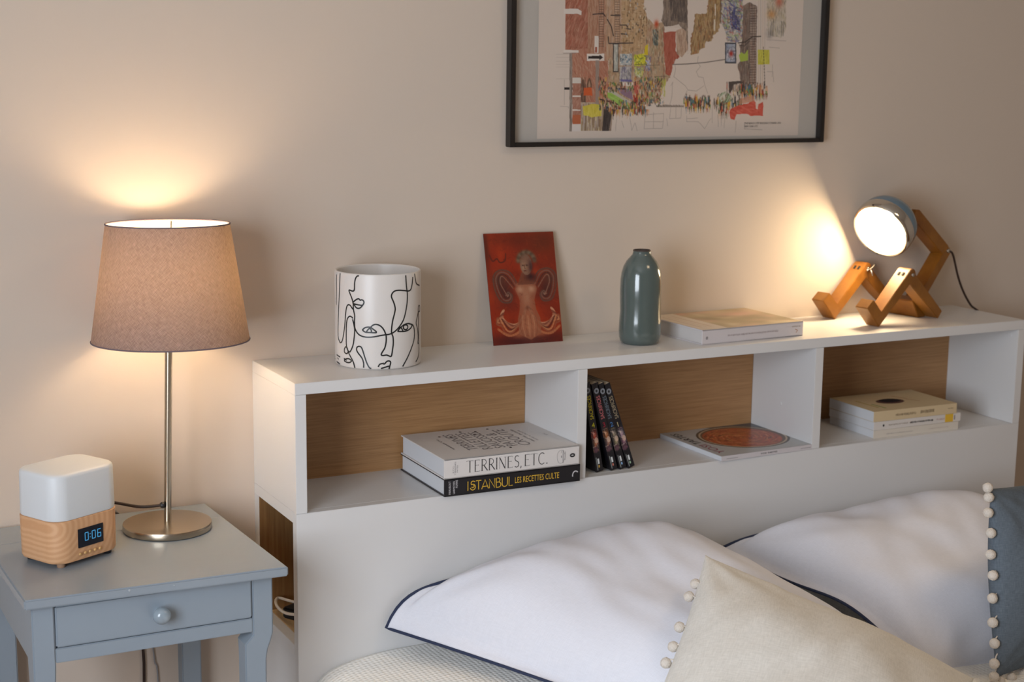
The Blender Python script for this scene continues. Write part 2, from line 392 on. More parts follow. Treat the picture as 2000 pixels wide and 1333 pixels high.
# ------------------------------------------------------------------ side table
tb = thing('side_table', 'grey painted wooden side table with one drawer beside the bed', 'side table')
ZT = .857; th = .0155
prism('table_top', [(-.484, -.4003), (-.0803, -.4148), (-.0948, -.0085), (-.492, -.0085)], 2, ZT-th, ZT, m_tabletop, tb, .0022)
box('top_seam', (-.488, -.1062, ZT-.001), (-.0922, -.1054, ZT+.00015), m_table, tb, 0)
yf = -.388; yb = -.025; xl, xr = -.4725, -.098
aw = .0335
def leg(x0, x1, y0, y1, sx, sy, ztop):
    """square block at the apron, then a tapering leg whose outside face steps in"""
    bm = bmesh.new(); secs = []
    for z, k in ((ztop, 0), (.757, 0), (.742, .0), (.728, .004), (.715, .009), (.700, .0115), (.66, .0118), (.40, .012), (0, .013)):
        a0, a1, b0, b1 = x0, x1, y0, y1
        if sx < 0: a1 -= k*.15
        else: a1 -= k; a0 -= (.0135 if z < .75 else 0)*min(1, k/.004) if k else 0
        if sy < 0: b1 -= k*.5
        else: b0 += k*.5
        secs.append([bm.verts.new((a, b, z)) for a, b in ((a0, b0), (a1, b0), (a1, b1), (a0, b1))])
    for s, t in zip(secs[:-1], secs[1:]):
        for i in range(4): bm.faces.new((s[i], t[i], t[(i+1) % 4], s[(i+1) % 4]))
    bm.faces.new(secs[0]); bm.faces.new(secs[-1][::-1])
    bmesh.ops.recalc_face_normals(bm, faces=bm.faces)
    bmesh.ops.bevel(bm, geom=[e for e in bm.edges if abs(e.verts[0].co.z-e.verts[1].co.z) > .001], offset=.002, segments=2, affect='EDGES')
    return frombm('leg', bm, m_table, tb)
leg(xl, xl+aw, yf, yf+.045, -1, -1, ZT-th); leg(xr-aw, xr, yf, yf+.042, 1, -1, ZT-th)
leg(xl, xl+aw, yb-.035, yb, -1, 1, ZT-th); leg(xr-aw-.012, xr-.012, yb-.035, yb, 1, 1, ZT-th)
box('side_rail', (xl+.001, yf+.045, .745), (xl+.02, yb-.035, ZT-th), m_table, tb, .001)
box('side_rail', (xr-.02, yf+.042, .745), (xr-.001, yb-.035, ZT-th), m_table, tb, .001)
box('rear_rail', (xl+aw, yb-.018, .76), (xr-aw, yb, ZT-th), m_table, tb, .001)
box('lower_rail', (xl+aw, yf+.001, .7475), (xr-aw, yf+.02, .7705), m_table, tb, .0012)
box('upper_rail', (xl+aw, yf+.004, .8385), (xr-aw, yf+.02, ZT-th), m_table, tb, .0008)
dr = box('drawer', (xl+aw+.0012, yf-.001, .7722), (xr-aw-.0012, yf+.018, .8375), m_table, tb, .0022)
box('drawer_box', (xl+aw+.01, yf+.018, .776), (xr-aw-.01, yb-.03, .83), m_table, dr, .001)
lathe('knob', [(0, .0285), (.006, .0280), (.0105, .0255), (.0132, .0205), (.0138, .0165), (.0128, .0125), (.0092, .0095), (.0072, .008), (.0088, .006), (.0098, .0045), (.0092, .003), (.008, 0)], mat('pearl_knob', '8e9ca6', .22, spec=.6, coat=.5), dr, 40, mtx=Matrix.Translation((-.2815, yf-.001, .8045)) @ Matrix.Rotation(R(90), 4, 'X'))
# chipped paint
for (x, y, z, s) in ((-.330, -.4064, .8525, .0016), (-.262, -.4088, .8515, .001)):
    lathe('paint_chip', [(0, .0004), (s, .0002), (s*1.2, -.0004)], mat('chip', 'aab2b8', .5), tb, 9, mtx=Matrix.Translation((x, y, z)) @ Matrix.Rotation(R(90), 4, 'X'))
# cables hanging behind the table
# ------------------------------------------------------------------ table lamp
bx, by = -.1979, -.1344
lp = thing('table_lamp', 'table lamp with taupe fabric shade, steel pole and round base on the side table', 'table lamp', (bx, by, ZT))
lathe('base', [(0, .0005), (.071, .0005), (.0738, .0012), (.0745, .0035), (.0745, .010), (.0738, .0122), (.070, .0128), (.012, .0140), (.0075, .0145), (0, .0145)], m_steel, lp, 96)
lathe('base_pad', [(0, 0), (.0715, 0), (.0722, .0012), (0, .0012)], m_black, lp, 64)
rv = Vector((.888, -.459, 0)); bv = Vector((.459, .888, 0))
axp = (Vector((0, 0, 1))+rv*.026+bv*.03)
pt = axp*.37
qm = axp.to_track_quat('Z', 'Y').to_matrix().to_4x4()
lathe('pole', [(0, .008), (.0062, .008), (.0062, .345), (.0045, .347), (0, .347)], m_steel, lp, 32, mtx=qm)
lathe('socket', [(.0045, .345), (.014, .348), (.0165, .354), (.0165, .388), (.0135, .392), (0, .392)], m_white, lp, 32, mtx=qm)
sb = rv*.0125+bv*.0095+Vector((0, 0, .3255)); stp = rv*.0112+bv*.015+Vector((0, 0, .520))
ax2 = (stp-sb); hS = ax2.length; q2 = Matrix.Translation(sb) @ ax2.to_track_quat('Z', 'Y').to_matrix().to_4x4()
RB, RT = .1300, .1012
m_shade = weave('taupe_shade_fabric', '5a5356', '8b8184', 170, .95, .35, .0004, (.115, 'b0906c'))
nt = m_shade.node_tree
# inside lining is pale: choose the reflected colour by facing side
bs = nt.nodes['Principled BSDF']; g = nt.nodes.new('ShaderNodeNewGeometry'); mx = nt.nodes.new('ShaderNodeMix'); mx.data_type = 'RGBA'
src = bs.inputs['Base Color'].links[0].from_socket
nt.links.new(g.outputs['Backfacing'], mx.inputs[0]); nt.links.new(src, mx.inputs[6]); mx.inputs[7].default_value = (.85, .78, .66, 1)
nt.links.new(mx.outputs[2], bs.inputs['Base Color'])
n = 96; vs = []; fs = []
for j in range(13):
    t = j/12; rr = RB+(RT-RB)*t
    for i in range(n):
        a = 2*math.pi*i/n; vs.append(q2 @ Vector((rr*math.cos(a), rr*math.sin(a), hS*t)))
for j in range(12):
    for i in range(n): fs.append((j*n+i, j*n+(i+1) % n, (j+1)*n+(i+1) % n, (j+1)*n+i))
sh = pyd('shade', vs, fs, m_shade, lp, True)
uv = sh.data.uv_layers.new(name='UVMap')
for p in sh.data.polygons:
    for li in p.loop_indices:
        vi = sh.data.loops[li].vertex_index; i = vi % n; j = vi//n
        if i == 0 and max(sh.data.loops[k].vertex_index % n for k in p.loop_indices) > n//2: i = n
        u_, v_ = i/n*3.2, j/12*.8; uv.data[li].uv = (u_*.7-v_*.7, u_*.7+v_*.7)
for rr, zz in ((RB, 0), (RT, hS)):
    tube('shade_binding', [q2 @ Vector((rr*math.cos(a), rr*math.sin(a), zz)) for a in [2*math.pi*i/72 for i in range(72)]], .0013, mat('shade_trim', '6b6068', .9), lp, 1, 6, True)
bp_ = axp*.43
lathe('bulb', [(0, .0), (.012, .0), (.014, .012), (.022, .030), (.028, .045), (.0285, .055), (.024, .070), (.012, .079), (0, .081)], mat('lit_bulb', 'ffe2b0', .4, emit=('ffe0b8', 66)), lp, 32, mtx=Matrix.Translation(axp*.388) @ axp.to_track_quat('Z', 'Y').to_matrix().to_4x4())
# ring carrier (three spokes) near the top of the shade and finial rod
for k in range(3):
    a = 2*math.pi*k/3+.45; c0 = q2 @ Vector((.012*math.cos(a), .012*math.sin(a), hS*.35)); c1 = q2 @ Vector((RT*.99*math.cos(a), RT*.99*math.sin(a), hS-.004))
    tube('shade_spoke', [c0, c0.lerp(c1, .5), c1], .0013, m_bolt, lp, 2, 6)
# cord of the lamp, over the back edge and down the wall
cp = lambda x, y, z: (x-bx, y-by, z-ZT)
tube('cord', [cp(-.2040, -.1360, .9005), cp(-.2400, -.125, .8985), cp(-.275, -.105, .9040), cp(-.300, -.085, .9050), cp(-.318, -.060, .895), cp(-.30, -.025, .868), cp(-.27, -.0068, .8600), cp(-.245, -.0045, .845), cp(-.222, -.0045, .75), cp(-.2143, -.0045, .595), cp(-.2143, -.0045, .535), cp(-.22, -.0045, .3), cp(-.20, -.0045, .05)], .0027, m_cord, lp)
lathe('cord_grommet', [(0, .006), (.004, .006), (.0055, .003), (.0055, 0)], m_black, lp, 16, mtx=Matrix.Translation(cp(-.2035, -.136, .9005)) @ Matrix.Rotation(R(-95), 4, 'Y'))

# ------------------------------------------------------------------ alarm clock diffuser
ck = thing('alarm_clock', 'boxy wood-look alarm clock with frosted white top on the side table', 'alarm clock', (-.3780, -.2105, ZT))
ck.rotation_euler = (0, 0, R(27.5))
def rrect(a, b, r, z, bulge=.0, n=8):
    out = []
    for cx, cy, s in ((a-r, b-r, 0), (-a+r, b-r, 90), (-a+r, -b+r, 180), (a-r, -b+r, 270)):
        for i in range(n+1):
            t = R(s+90*i/n); out.append(Vector((cx+r*math.cos(t), cy+r*math.sin(t), z)))
    for p in out:
        p.x += bulge*(1-(p.y/b)**2)*(1 if p.x > 0 else -1); p.y += bulge*(1-(p.x/a)**2)*(1 if p.y > 0 else -1)
    return out
def rbody(name, secs, m, parent):
    vs = []; fs = []
    for s in secs: vs += rrect(*s)
    k = len(vs)//len(secs)
    for j in range(len(secs)-1):
        for i in range(k): fs.append((j*k+i, j*k+(i+1) % k, (j+1)*k+(i+1) % k, (j+1)*k+i))
    fs.append(tuple(range(k))[::-1]); fs.append(tuple((len(secs)-1)*k+i for i in range(k)))
    o = pyd(name, vs, fs, m, parent, True)
    bm = bmesh.new(); bm.from_mesh(o.data)
    for e in bm.edges:
        if e.calc_face_angle(0) > .7: e.smooth = False
    bm.to_mesh(o.data); bm.free(); return o
CA, CB, CR, BU = .0640, .0515, .024, .0022
m_ckwood = wood('printed_wood', 'cd9b70', 'd7a87e', (70, 70, 6), .5, ring=('Y', 30, 1.3, (.075, 0, -.085), (1, 1, 1.3)))
wb = rbody('wooden_base', [(CA-.006, CB-.006, CR-.004, .0065, BU), (CA-.0015, CB-.0015, CR, .0085, BU), (CA-.0002, CB-.0002, CR, .012, BU), (CA, CB, CR, .04, BU), (CA+.0004, CB+.0004, CR, .0755, BU), (CA-.001, CB-.001, CR, .0765, BU)], m_ckwood, ck)
rbody('frosted_top', [(CA-.0022, CB-.0022, CR, .0762, BU), (CA-.0006, CB-.0006, CR, .0775, BU), (CA-.0002, CB-.0002, CR, .083, BU), (CA-.0008, CB-.0008, CR, .1445, BU), (CA-.0016, CB-.0016, CR, .148, BU), (CA-.0036, CB-.0036, CR-.001, .1501, BU), (CA-.007, CB-.007, CR-.003, .151, BU), (CA-.02, CB-.016, CR-.006, .1517, BU)], m_plast, ck)
for sx in (-1, 1):
    for sy in (-1, 1):
        lathe('foot', [(0, 0), (.006, 0), (.0068, .0015), (.0068, .0085)], m_black if sy > 0 or sx > 0 else mat('tan_foot', '9b7a60', .5), ck, 16, (sx*.046, sy*.036, 0))
yfc = -(CB+BU)-.0006
dsp = box('display', (-.0250, yfc-.0002, .0285), (.0245, yfc+.004, .0590), mat('display_black', '0d1220', .12), ck, .0003)
m_dig = mat('blue_digits', '2a6a94', .4, emit=('4fa8dc', .55))
def seg7(ch, x, z, w, h):
    S = {'0': 'abcdef', '6': 'acdefg'}[ch]; t = .0014
    P = {'a': (x, z+h, x+w, z+h), 'g': (x, z+h/2, x+w, z+h/2), 'd': (x, z, x+w, z), 'f': (x, z+h/2, x, z+h), 'b': (x+w, z+h/2, x+w, z+h), 'e': (x, z, x, z+h/2), 'c': (x+w, z, x+w, z+h/2)}
    return [([(P[s][0], P[s][1]), (P[s][2], P[s][3])], 1) for s in S]
ln = seg7('0', -.0125, .0385, .0062, .0125)+seg7('0', .0015, .0385, .0062, .0125)+seg7('6', .0125, .0385, .0062, .0125)
ln += [([(-.0025, .0415), (-.0025, .0428)], 1), ([(-.0025, .0468), (-.0025, .0481)], 1)]
strokes('digits', ln, m_dig, dsp, (0, yfc-.0004, 0), (1, 0, 0), (0, 0, 1), .0014)
for k in range(5):
    lathe('button', [(0, .0022), (.0016, .002), (.0024, .001), (.0026, 0)], mat('gold_button', 'c79c62', .35) if k == 0 else bpy.data.materials['gold_button'], ck, 14, mtx=Matrix.Translation((-.0225+k*.0098, yfc+.0003, .0185)) @ Matrix.Rotation(R(90), 4, 'X'))
inv = (Matrix.Translation(ck.location) @ Matrix.Rotation(R(27.5), 4, 'Z')).inverted()
tube('cord', [inv @ Vector(p) for p in ((-.385, -.146, .868), (-.36, -.11, .862), (-.32, -.05, .8605), (-.27, -.013, .8605), (-.25, -.0045, .853), (-.215, -.0045, .75), (-.1967, -.0045, .598), (-.194, -.0045, .57), (-.189, -.0045, .533), (-.19, -.0045, .3), (-.20, -.0045, .05))], .0014, m_gcord, ck)

# ------------------------------------------------------------------ ceramic pot with line drawing
PR = .0772
pot = thing('plant_pot', 'white ceramic pot with black line-drawn faces at the left of the headboard', 'pot', (.2016, -.1056, H))
lathe('body', [(0, .0015), (.070, .0015), (.0735, 0), (.0765, .0022), (PR, .006), (PR, .1655), (.0765, .1685), (.0748, .1695), (.0727, .1680), (.0722, .164), (.0718, .012), (.068, .006), (0, .006)], m_ceramic, pot, 128)
POT = [[(-171.0,167.4),(-173.7,128.7),(-177.3,82.6),(-178.3,55.0),(-174.7,45.9),(-170.8,43.2),(-166.0,49.9),(-161.8,71.9),(-159.6,93.4),(-157.9,107.2),(-155.1,113.3),(-151.4,113.4),(-148.0,108.6),(-146.0,106.5)],[(-137.5,166.6),(-140.0,166.1),(-142.5,161.4),(-143.8,153.8),(-144.2,143.4),(-145.4,139.5),(-148.5,139.2),(-152.0,140.2),(-153.0,138.6),(-150.6,132.2),(-147.6,123.6),(-146.3,116.2),(-146.0,107.3),(-145.3,102.9),(-144.1,95.5),(-144.4,85.0),(-143.9,74.5),(-141.0,66.6),(-135.6,61.1),(-127.4,59.0),(-118.5,59.8),(-109.7,62.1),(-103.1,63.4),(-96.4,64.5),(-89.4,69.2),(-81.9,78.9),(-75.9,91.7),(-71.6,113.7),(-70.6,131.6),(-72.3,146.8),(-73.5,166.4)],[(-146.3,119.2),(-143.7,122.5),(-140.1,125.6),(-137.7,126.1),(-135.9,124.0),(-133.5,124.9),(-131.2,122.8),(-130.9,119.1),(-133.0,114.5),(-135.9,110.5),(-139.0,109.2),(-142.1,110.7),(-144.6,114.9),(-146.3,117.0),(-142.1,116.0),(-135.3,115.1),(-133.0,115.3)],[(-146.7,90.7),(-150.1,93.6),(-153.7,92.5),(-156.8,86.3),(-158.2,74.0),(-158.6,55.8),(-158.4,40.7),(-156.4,33.5),(-153.4,30.2),(-151.2,31.3),(-147.0,42.5),(-144.9,57.8),(-144.2,70.0),(-145.5,80.4),(-147.4,89.1)],[(-154.9,29.2),(-158.0,25.9),(-162.2,27.9),(-162.1,34.0),(-158.7,38.4),(-156.4,35.0),(-154.9,29.2),(-150.6,20.8),(-146.5,12.3),(-144.3,2.3)],[(-163.2,12.5),(-158.9,16.3),(-153.5,17.3),(-149.6,14.1),(-152.8,10.9),(-158.1,10.4),(-163.2,12.5)],[(-131.6,4.1),(-131.6,12.4),(-133.9,21.3),(-139.3,29.8),(-141.5,35.6),(-140.5,40.3),(-136.8,41.9),(-133.9,38.7),(-131.0,27.6),(-127.6,14.2),(-124.2,5.3),(-121.4,3.2)],[(-133.1,71.4),(-129.1,75.9),(-122.9,76.9),(-118.5,73.3),(-114.3,67.7),(-122.9,67.5),(-129.1,67.9),(-133.1,71.4)],[(-128.0,67.7),(-125.1,73.1),(-122.9,74.7),(-121.2,71.7),(-120.9,67.5)],[(-122.9,75.0),(-119.6,80.0),(-115.2,82.1),(-109.7,79.6),(-105.3,73.2),(-102.6,64.9),(-101.8,59.6),(-102.0,50.6),(-103.7,40.1),(-107.6,31.2),(-108.2,27.4),(-105.4,26.6),(-101.0,27.1),(-96.4,24.3),(-94.7,25.9),(-93.5,34.9),(-92.3,46.9),(-92.7,59.0),(-94.7,66.6),(-94.3,77.1),(-92.9,89.0),(-90.5,100.9),(-89.6,109.8),(-91.7,120.4),(-94.6,129.6),(-94.0,135.5),(-90.5,140.0),(-84.4,141.0),(-75.2,139.4),(-67.8,138.0),(-63.7,141.1),(-61.4,149.8),(-60.1,161.7)],[(-86.3,68.1),(-81.9,74.4),(-75.2,79.3),(-67.8,79.7),(-61.9,75.9),(-63.6,71.7),(-69.3,68.1),(-76.6,66.9),(-86.3,68.1)],[(-69.6,73.5),(-71.6,70.3),(-75.2,70.2),(-77.3,73.1),(-76.9,77.1),(-73.8,78.3),(-70.8,76.7),(-69.6,73.5)],[(-85.7,68.1),(-81.9,75.2),(-78.0,67.9)],[(-67.8,79.2),(-60.0,75.6),(-56.1,64.2),(-57.1,49.2),(-62.7,35.0),(-70.8,18.3),(-78.6,4.3)],[(-55.6,167.0),(-54.1,157.7),(-50.6,148.1),(-39.8,143.1)],[(-44.9,97.0),(-50.4,82.9),(-51.6,77.0),(-47.8,67.1),(-45.4,51.3),(-46.3,40.0),(-42.1,41.3),(-43.2,53.8),(-43.9,81.5),(-44.3,95.3),(-38.3,97.2),(-39.6,106.6),(-44.3,106.0),(-44.9,97.0)],[(-41.3,38.1),(-42.0,22.8),(-46.2,13.1),(-52.7,7.7)],[(-112.3,6.3),(-110.4,10.8),(-106.5,12.3),(-104.3,11.4),(-101.0,15.8),(-97.6,16.3),(-95.9,13.2),(-97.0,8.0),(-98.2,2.0)],[(-108.8,3.3),(-104.3,5.1),(-98.2,7.3)],[(175.9,18.5),(177.3,12.7),(-177.2,12.5),(-173.5,4.2)],[(178.2,163.4),(177.5,142.2),(176.2,108.6)]]
vs = []; fs = []
for l_ in POT:
    P = catmull([(a, z, 0) for a, z in l_], 4); b = len(vs); k = len(P)
    for i, p in enumerate(P):
        a = R(p.x); z = p.y/1000
        q0 = P[max(i-1, 0)]; q1 = P[min(i+1, k-1)]
        t = Vector((R(q1.x-q0.x)*PR, (q1.y-q0.y)/1000)).normalized(); nn = Vector((-t.y, t.x))*.00125
        for s in (1, -1):
            aa = a+s*nn.x/PR; rr = PR+.00035; vs.append((rr*math.cos(aa), rr*math.sin(aa), min(.169, max(.0015, z+s*nn.y))))
    for i in range(k-1): fs.append((b+2*i, b+2*i+1, b+2*i+3, b+2*i+2))
pyd('line_drawing', vs, fs, m_ink, pot)

# ------------------------------------------------------------------ vase
vz = thing('vase', 'tall blue-grey glazed bottle vase with a small neck on the headboard', 'vase', (.743, -.1264, H))
prof = [(0, .002), (.030, .001), (.034, .0005), (.0378, .004), (.0402, .012), (.0412, .024), (.0408, .045), (.0397, .062), (.0403, .085), (.0406, .105), (.0400, .125), (.0385, .138), (.0350, .150), (.0295, .1605), (.0225, .1685), (.0185, .1730), (.0174, .1770), (.0170, .1805), (.0162, .1822), (.0145, .1815), (.0135, .177), (.0145, .165), (.03, .14), (.034, .1), (.033, .02), (0, .015)]
b_ = lathe('body', prof, m_glaze, vz, 96)
for v in b_.data.vertices:
    n_ = noise.noise(v.co*22); s = 1+.012*n_
    v.co.x *= s; v.co.y *= s
lathe('rim', [(.0169, .1795), (.0173, .1812), (.0162, .1826), (.0142, .1818), (.0134, .176)], m_glaze_in, vz, 48)

# ------------------------------------------------------------------ leaning picture card
BL = Vector((.466, -.0440, H)); BR = Vector((.6132, -.0530, H)); TL = Vector((.4612, -.0042, 1.3217)); TR = Vector((.6100, -.0110, 1.3212))
cv = Canvas(1, 1.45, 200, 290, '8f2a12')
for k in range(60):
    rn = cv.rng.rand; cv.soft(rn(), rn()*1.45, .05+.12*rn(), .05+.1*rn(), ['b53c18', '6e2010', 'a03012', '7a2616'][k % 4], .5)
cv.soft(.5, .08, .8, .12, '5e2416', .5); cv.soft(.85, .15, .25, .22, '5a2818', .7); cv.soft(.5, 1.4, .8, .12, '43181a', .95); cv.soft(.02, .2, .05, .3, '4a2018', .7)
tone = {'d': '3d1c18', 'm': '6b3a2c', 'w': '6a4a3c', 'f': 'a3694c', 'l': 'c08a68'}
def crv(pts, w, c, op=.9, sub=5):
    P_ = catmull([(a, b, 0) for a, b in pts], sub); cv.line([(q_.x, q_.y) for q_ in P_], w, c, op)
for s in (-1, 1):
    X = lambda v: .53+s*v
    cv.soft(X(.30), .74, .17, .20, '4c2420', .95); cv.soft(X(.36), .60, .12, .09, '54342a', .8)
    for k in range(4):   # scrolled wings
        crv([(X(.12+.02*k), .66+.02*k), (X(.20+.03*k), .52+.02*k), (X(.34), .48+.03*k), (X(.44-.03*k), .56+.03*k), (X(.43-.04*k), .74), (X(.36-.03*k), .88-.02*k), (X(.24+.01*k), .90-.03*k), (X(.20+.02*k), .82), (X(.25), .77+.01*k), (X(.29), .81)], .022-.003*k, ['5c3e34', '755244', '4a2a24', '86604e'][k], .75)
    for k in range(6):   # leaves
        crv([(X(.02+.012*k), .96+.03*k), (X(.07+.03*k), 1.10+.035*k), (X(.17+.035*k), 1.19+.02*k), (X(.30+.025*k), 1.17-.015*k), (X(.38+.015*k), 1.07+.02*k), (X(.34+.01*k), 1.0+.04*k)], .030-.002*k, ['c08a68', '7a4030', 'a3694c', '5c2a20', 'b87850', '8c4c34'][k], .8)
    cv.soft(X(.16), 1.33, .10, .05, 'a05c3c', .7); crv([(X(.05), 1.1), (X(.14), 1.28), (X(.30), 1.33), (X(.44), 1.24)], .03, 'b06a44', .7)
    cv.soft(X(.09), .74, .055, .055, 'b88466', .9)
P1 = [(.40, .66), (.66, .66), (.69, .74), (.64, .88), (.65, 1.0), (.70, 1.12), (.70, 1.32), (.54, 1.40), (.38, 1.32), (.38, 1.12), (.42, 1.0), (.43, .88), (.38, .74)]
cv.poly(P1, '8e5840', .75); cv.soft(.53, .84, .09, .20, 'a8765a', .8); cv.soft(.53, 1.22, .12, .18, 'ab6c4c', .85); cv.soft(.45, .74, .05, .05, 'bb8a6c', .8); cv.soft(.61, .74, .05, .05, 'bb8a6c', .8); cv.soft(.53, .98, .035, .03, '6b3c2e', .8)
for k in range(7): crv([(.42+.035*k, 1.08), (.40+.042*k, 1.22), (.44+.03*k, 1.36)], .008, ['7c4430', 'c08a66'][k % 2], .6)
cv.poly([(.49, .52), (.62, .52), (.66, .68), (.42, .68)], '70402f', .9); cv.soft(.62, .58, .09, .06, '36191c', .9)
cv.ell(.565, .42, .085, .135, '7c5a48', .95); cv.soft(.53, .45, .045, .08, 'a08066', .85); cv.soft(.63, .45, .035, .09, '3a2024', .8)
for k in range(16):
    a_ = math.pi*(1.0+k/15); cv.soft(.575+.115*math.cos(a_), .375+.115*math.sin(a_), .035, .032, ['5e4e3e', '83715a', '463428'][k % 3], .9)
cv.soft(.52, .43, .016, .010, '2c1818', .9); cv.soft(.575, .43, .016, .010, '2c1818', .9); cv.soft(.545, .50, .024, .010, '4a2420', .9); crv([(.548, .42), (.540, .465), (.555, .47)], .008, '5c3a2c', .8)
crv([(.06, .28), (.10, .36), (.16, .33), (.20, .38), (.27, .36), (.29, .27)], .018, '5a2218', .8)
cv.hatch([(0, 0), (1, 0), (1, 1.45), (0, 1.45)], ['3c1612', 'b44a22', '5a2018'], 500, .05, .8, .008, .22, 3)
cd_ = thing('picture_card', 'unframed dark red picture card of a carved figure leaning against the wall', 'picture card')
nrm = (BR-BL).cross(TL-BL).normalized()
ths = nrm*.0009
vsb = [p+q for q in (ths*0, -ths) for p in (BL, BR, TR, TL)]
pyd('board', vsb, [(0, 1, 2, 3), (7, 6, 5, 4), (0, 4, 5, 1), (1, 5, 6, 2), (2, 6, 7, 3), (3, 7, 4, 0)], mat('board_edge', '3c201c', .8), cd_)
def bil(x, y):
    u_ = x[..., None]; v_ = (y/1.45)[..., None]; u_ = (u_-.0025)/.995; v_ = (v_-.0017)/.9966
    A, B, C_, D_ = (np.array(p[:]) for p in (TL, TR, BL, BR))
    return (A*(1-u_)+B*u_)*(1-v_)+(C_*(1-u_)+D_*u_)*v_+np.array(nrm[:])*.0003
cv.mesh('picture', m_gloss, cd_, (0, 0, 0), (1, 0, 0), (0, 0, 1), bil)

# ------------------------------------------------------------------ books
def book(name, label, mtx, L, Dp, Tk, m_cov, m_pg, hard=True, group=None, over=.003, ct=.0022, spine_r=.0, cat='book'):
    """local frame: x along the spine, spine face at y=0, pages towards +y, z = thickness"""
    t = thing(name, label, cat, group=group, mtx=mtx)
    if not hard: over = .0003; ct = .0005
    bm = bmesh.new()
    addbox(bm, (0, .0, 0), (L, Dp, ct), .0003, 1); addbox(bm, (0, 0, Tk-ct), (L, Dp, Tk), .0003, 1); addbox(bm, (0, 0, 0), (L, ct*1.1, Tk), .0004, 1)
    frombm('cover', bm, m_cov, t)
    box('page_block', (over, ct, ct*.98), (L-over, Dp-over, Tk-ct*.98), m_pg, t, .0003, 1)
    return t
def pose(x, y, z, ang=0): return Matrix.Translation((x, y, z)) @ Matrix.Rotation(R(ang), 4, 'Z')
m_bk_white = mat('book_white', 'dcd7d3', .5); m_bk_black = mat('book_black', '17151a', .35); m_bk_cream = mat('book_cream', 'd2bd98', .5)
m_bk_pale = mat('book_pale', 'cfc9cb', .45); m_yel = mat('yellow_print', 'e0b43a', .5); m_gr = mat('grey_print', '8f8a8c', .5); m_dk = mat('dark_print', '2c2a2c', .5)
m_wh = mat('white_print', 'cfcdd0', .5); m_gold = mat('gold_print', '8f7f6c', .5)
ex, ez = (1, 0, 0), (0, 0, 1)
# black cookbook, lowest of the pair
A1 = -1.2
k1 = book('book', 'thick black cookbook with yellow spine lettering, under the white cookbook', pose(.2738, -.2362, SH, A1), .2748, .2060, .0322, m_bk_black, m_pages, group='large cookbooks')
# hand-drawn spine letters
def arc(cx, cy, rx, ry, a0, a1, n=10): return [(cx+rx*math.cos(R(a0+(a1-a0)*i/n)), cy+ry*math.sin(R(a0+(a1-a0)*i/n))) for i in range(n+1)]
h = 1.0
G = {'I': ([[(0, 0), (0, 1)]], .22),
 'S': ([arc(.30, .33, .27, .31, 190, 470, 16)+[(.16, .60), (.10, .75)]+arc(.32, .82, .2, .16, 190, 20, 8), arc(.3, .42, .13, .15, 200, 420, 8)], .66),
 'T': ([[(.25, 0), (.25, 1)], [(-.04, .97), (.54, .97)]], .58), 'A': ([[(0, 0), (.36, 1), (.72, 0)], [(.12, .27), (.6, .27)]], .82),
 'N': ([[(0, 0), (0, 1), (.58, 0), (.58, 1)]], .74), 'B': ([[(0, 0), (0, 1)]+arc(.2, .78, .2, .22, 90, -90, 8)+[(0, .56)], [(.2, .56)]+arc(.24, .28, .26, .28, 90, -90, 8)+[(0, 0)]], .64),
 'U': ([[(0, 1), (0, .3)]+arc(.28, .28, .28, .28, 180, 360, 10)+[(.56, 1)]], .74), 'L': ([[(0, 1), (0, .03), (.40, .03)]], .46)}
def word(s, G, x0, y0, H_, W_):
    out = []; cx = 0; tot = sum(G[c][1] for c in s)
    for c in s:
        for st in G[c][0]:
            p = st if isinstance(st, list) else st[0]; kf = 1 if isinstance(st, list) else st[1]
            out.append(([(x0+(cx+q[0])*W_/tot, y0+q[1]*H_) for q in p], kf))
        cx += G[c][1]
    return out
strokes('spine_title', word('ISTANBUL', G, .0460, .0068, .0172, .0905), m_yel, k1, (0, 0, 0), ex, ez, .0015)
text('spine_title', 'LES RECETTES CULTE', m_yel, k1, (.1400, 0, .0105), ex, ez, w=.0905, h=.0112)
text('spine_text', 'MARABOUT', m_wh, k1, (.0125, 0, .0035), ez, (-1, 0, 0), w=.0245, h=.0042)
text('spine_text', 'POMME', m_wh, k1, (.0262, 0, .0145), ez, (-1, 0, 0), w=.0145, h=.0042)
text('spine_text', 'LARMOYER', m_wh, k1, (.0208, 0, .0042), ez, (-1, 0, 0), w=.0235, h=.0042)
strokes('moon_mark', [([(.2590, .0100)]+arc(.2648, .0128, .0060, .0072, 200, 40, 10)[1:], 1)], m_wh, k1, (0, 0, 0), ex, ez, .0021)
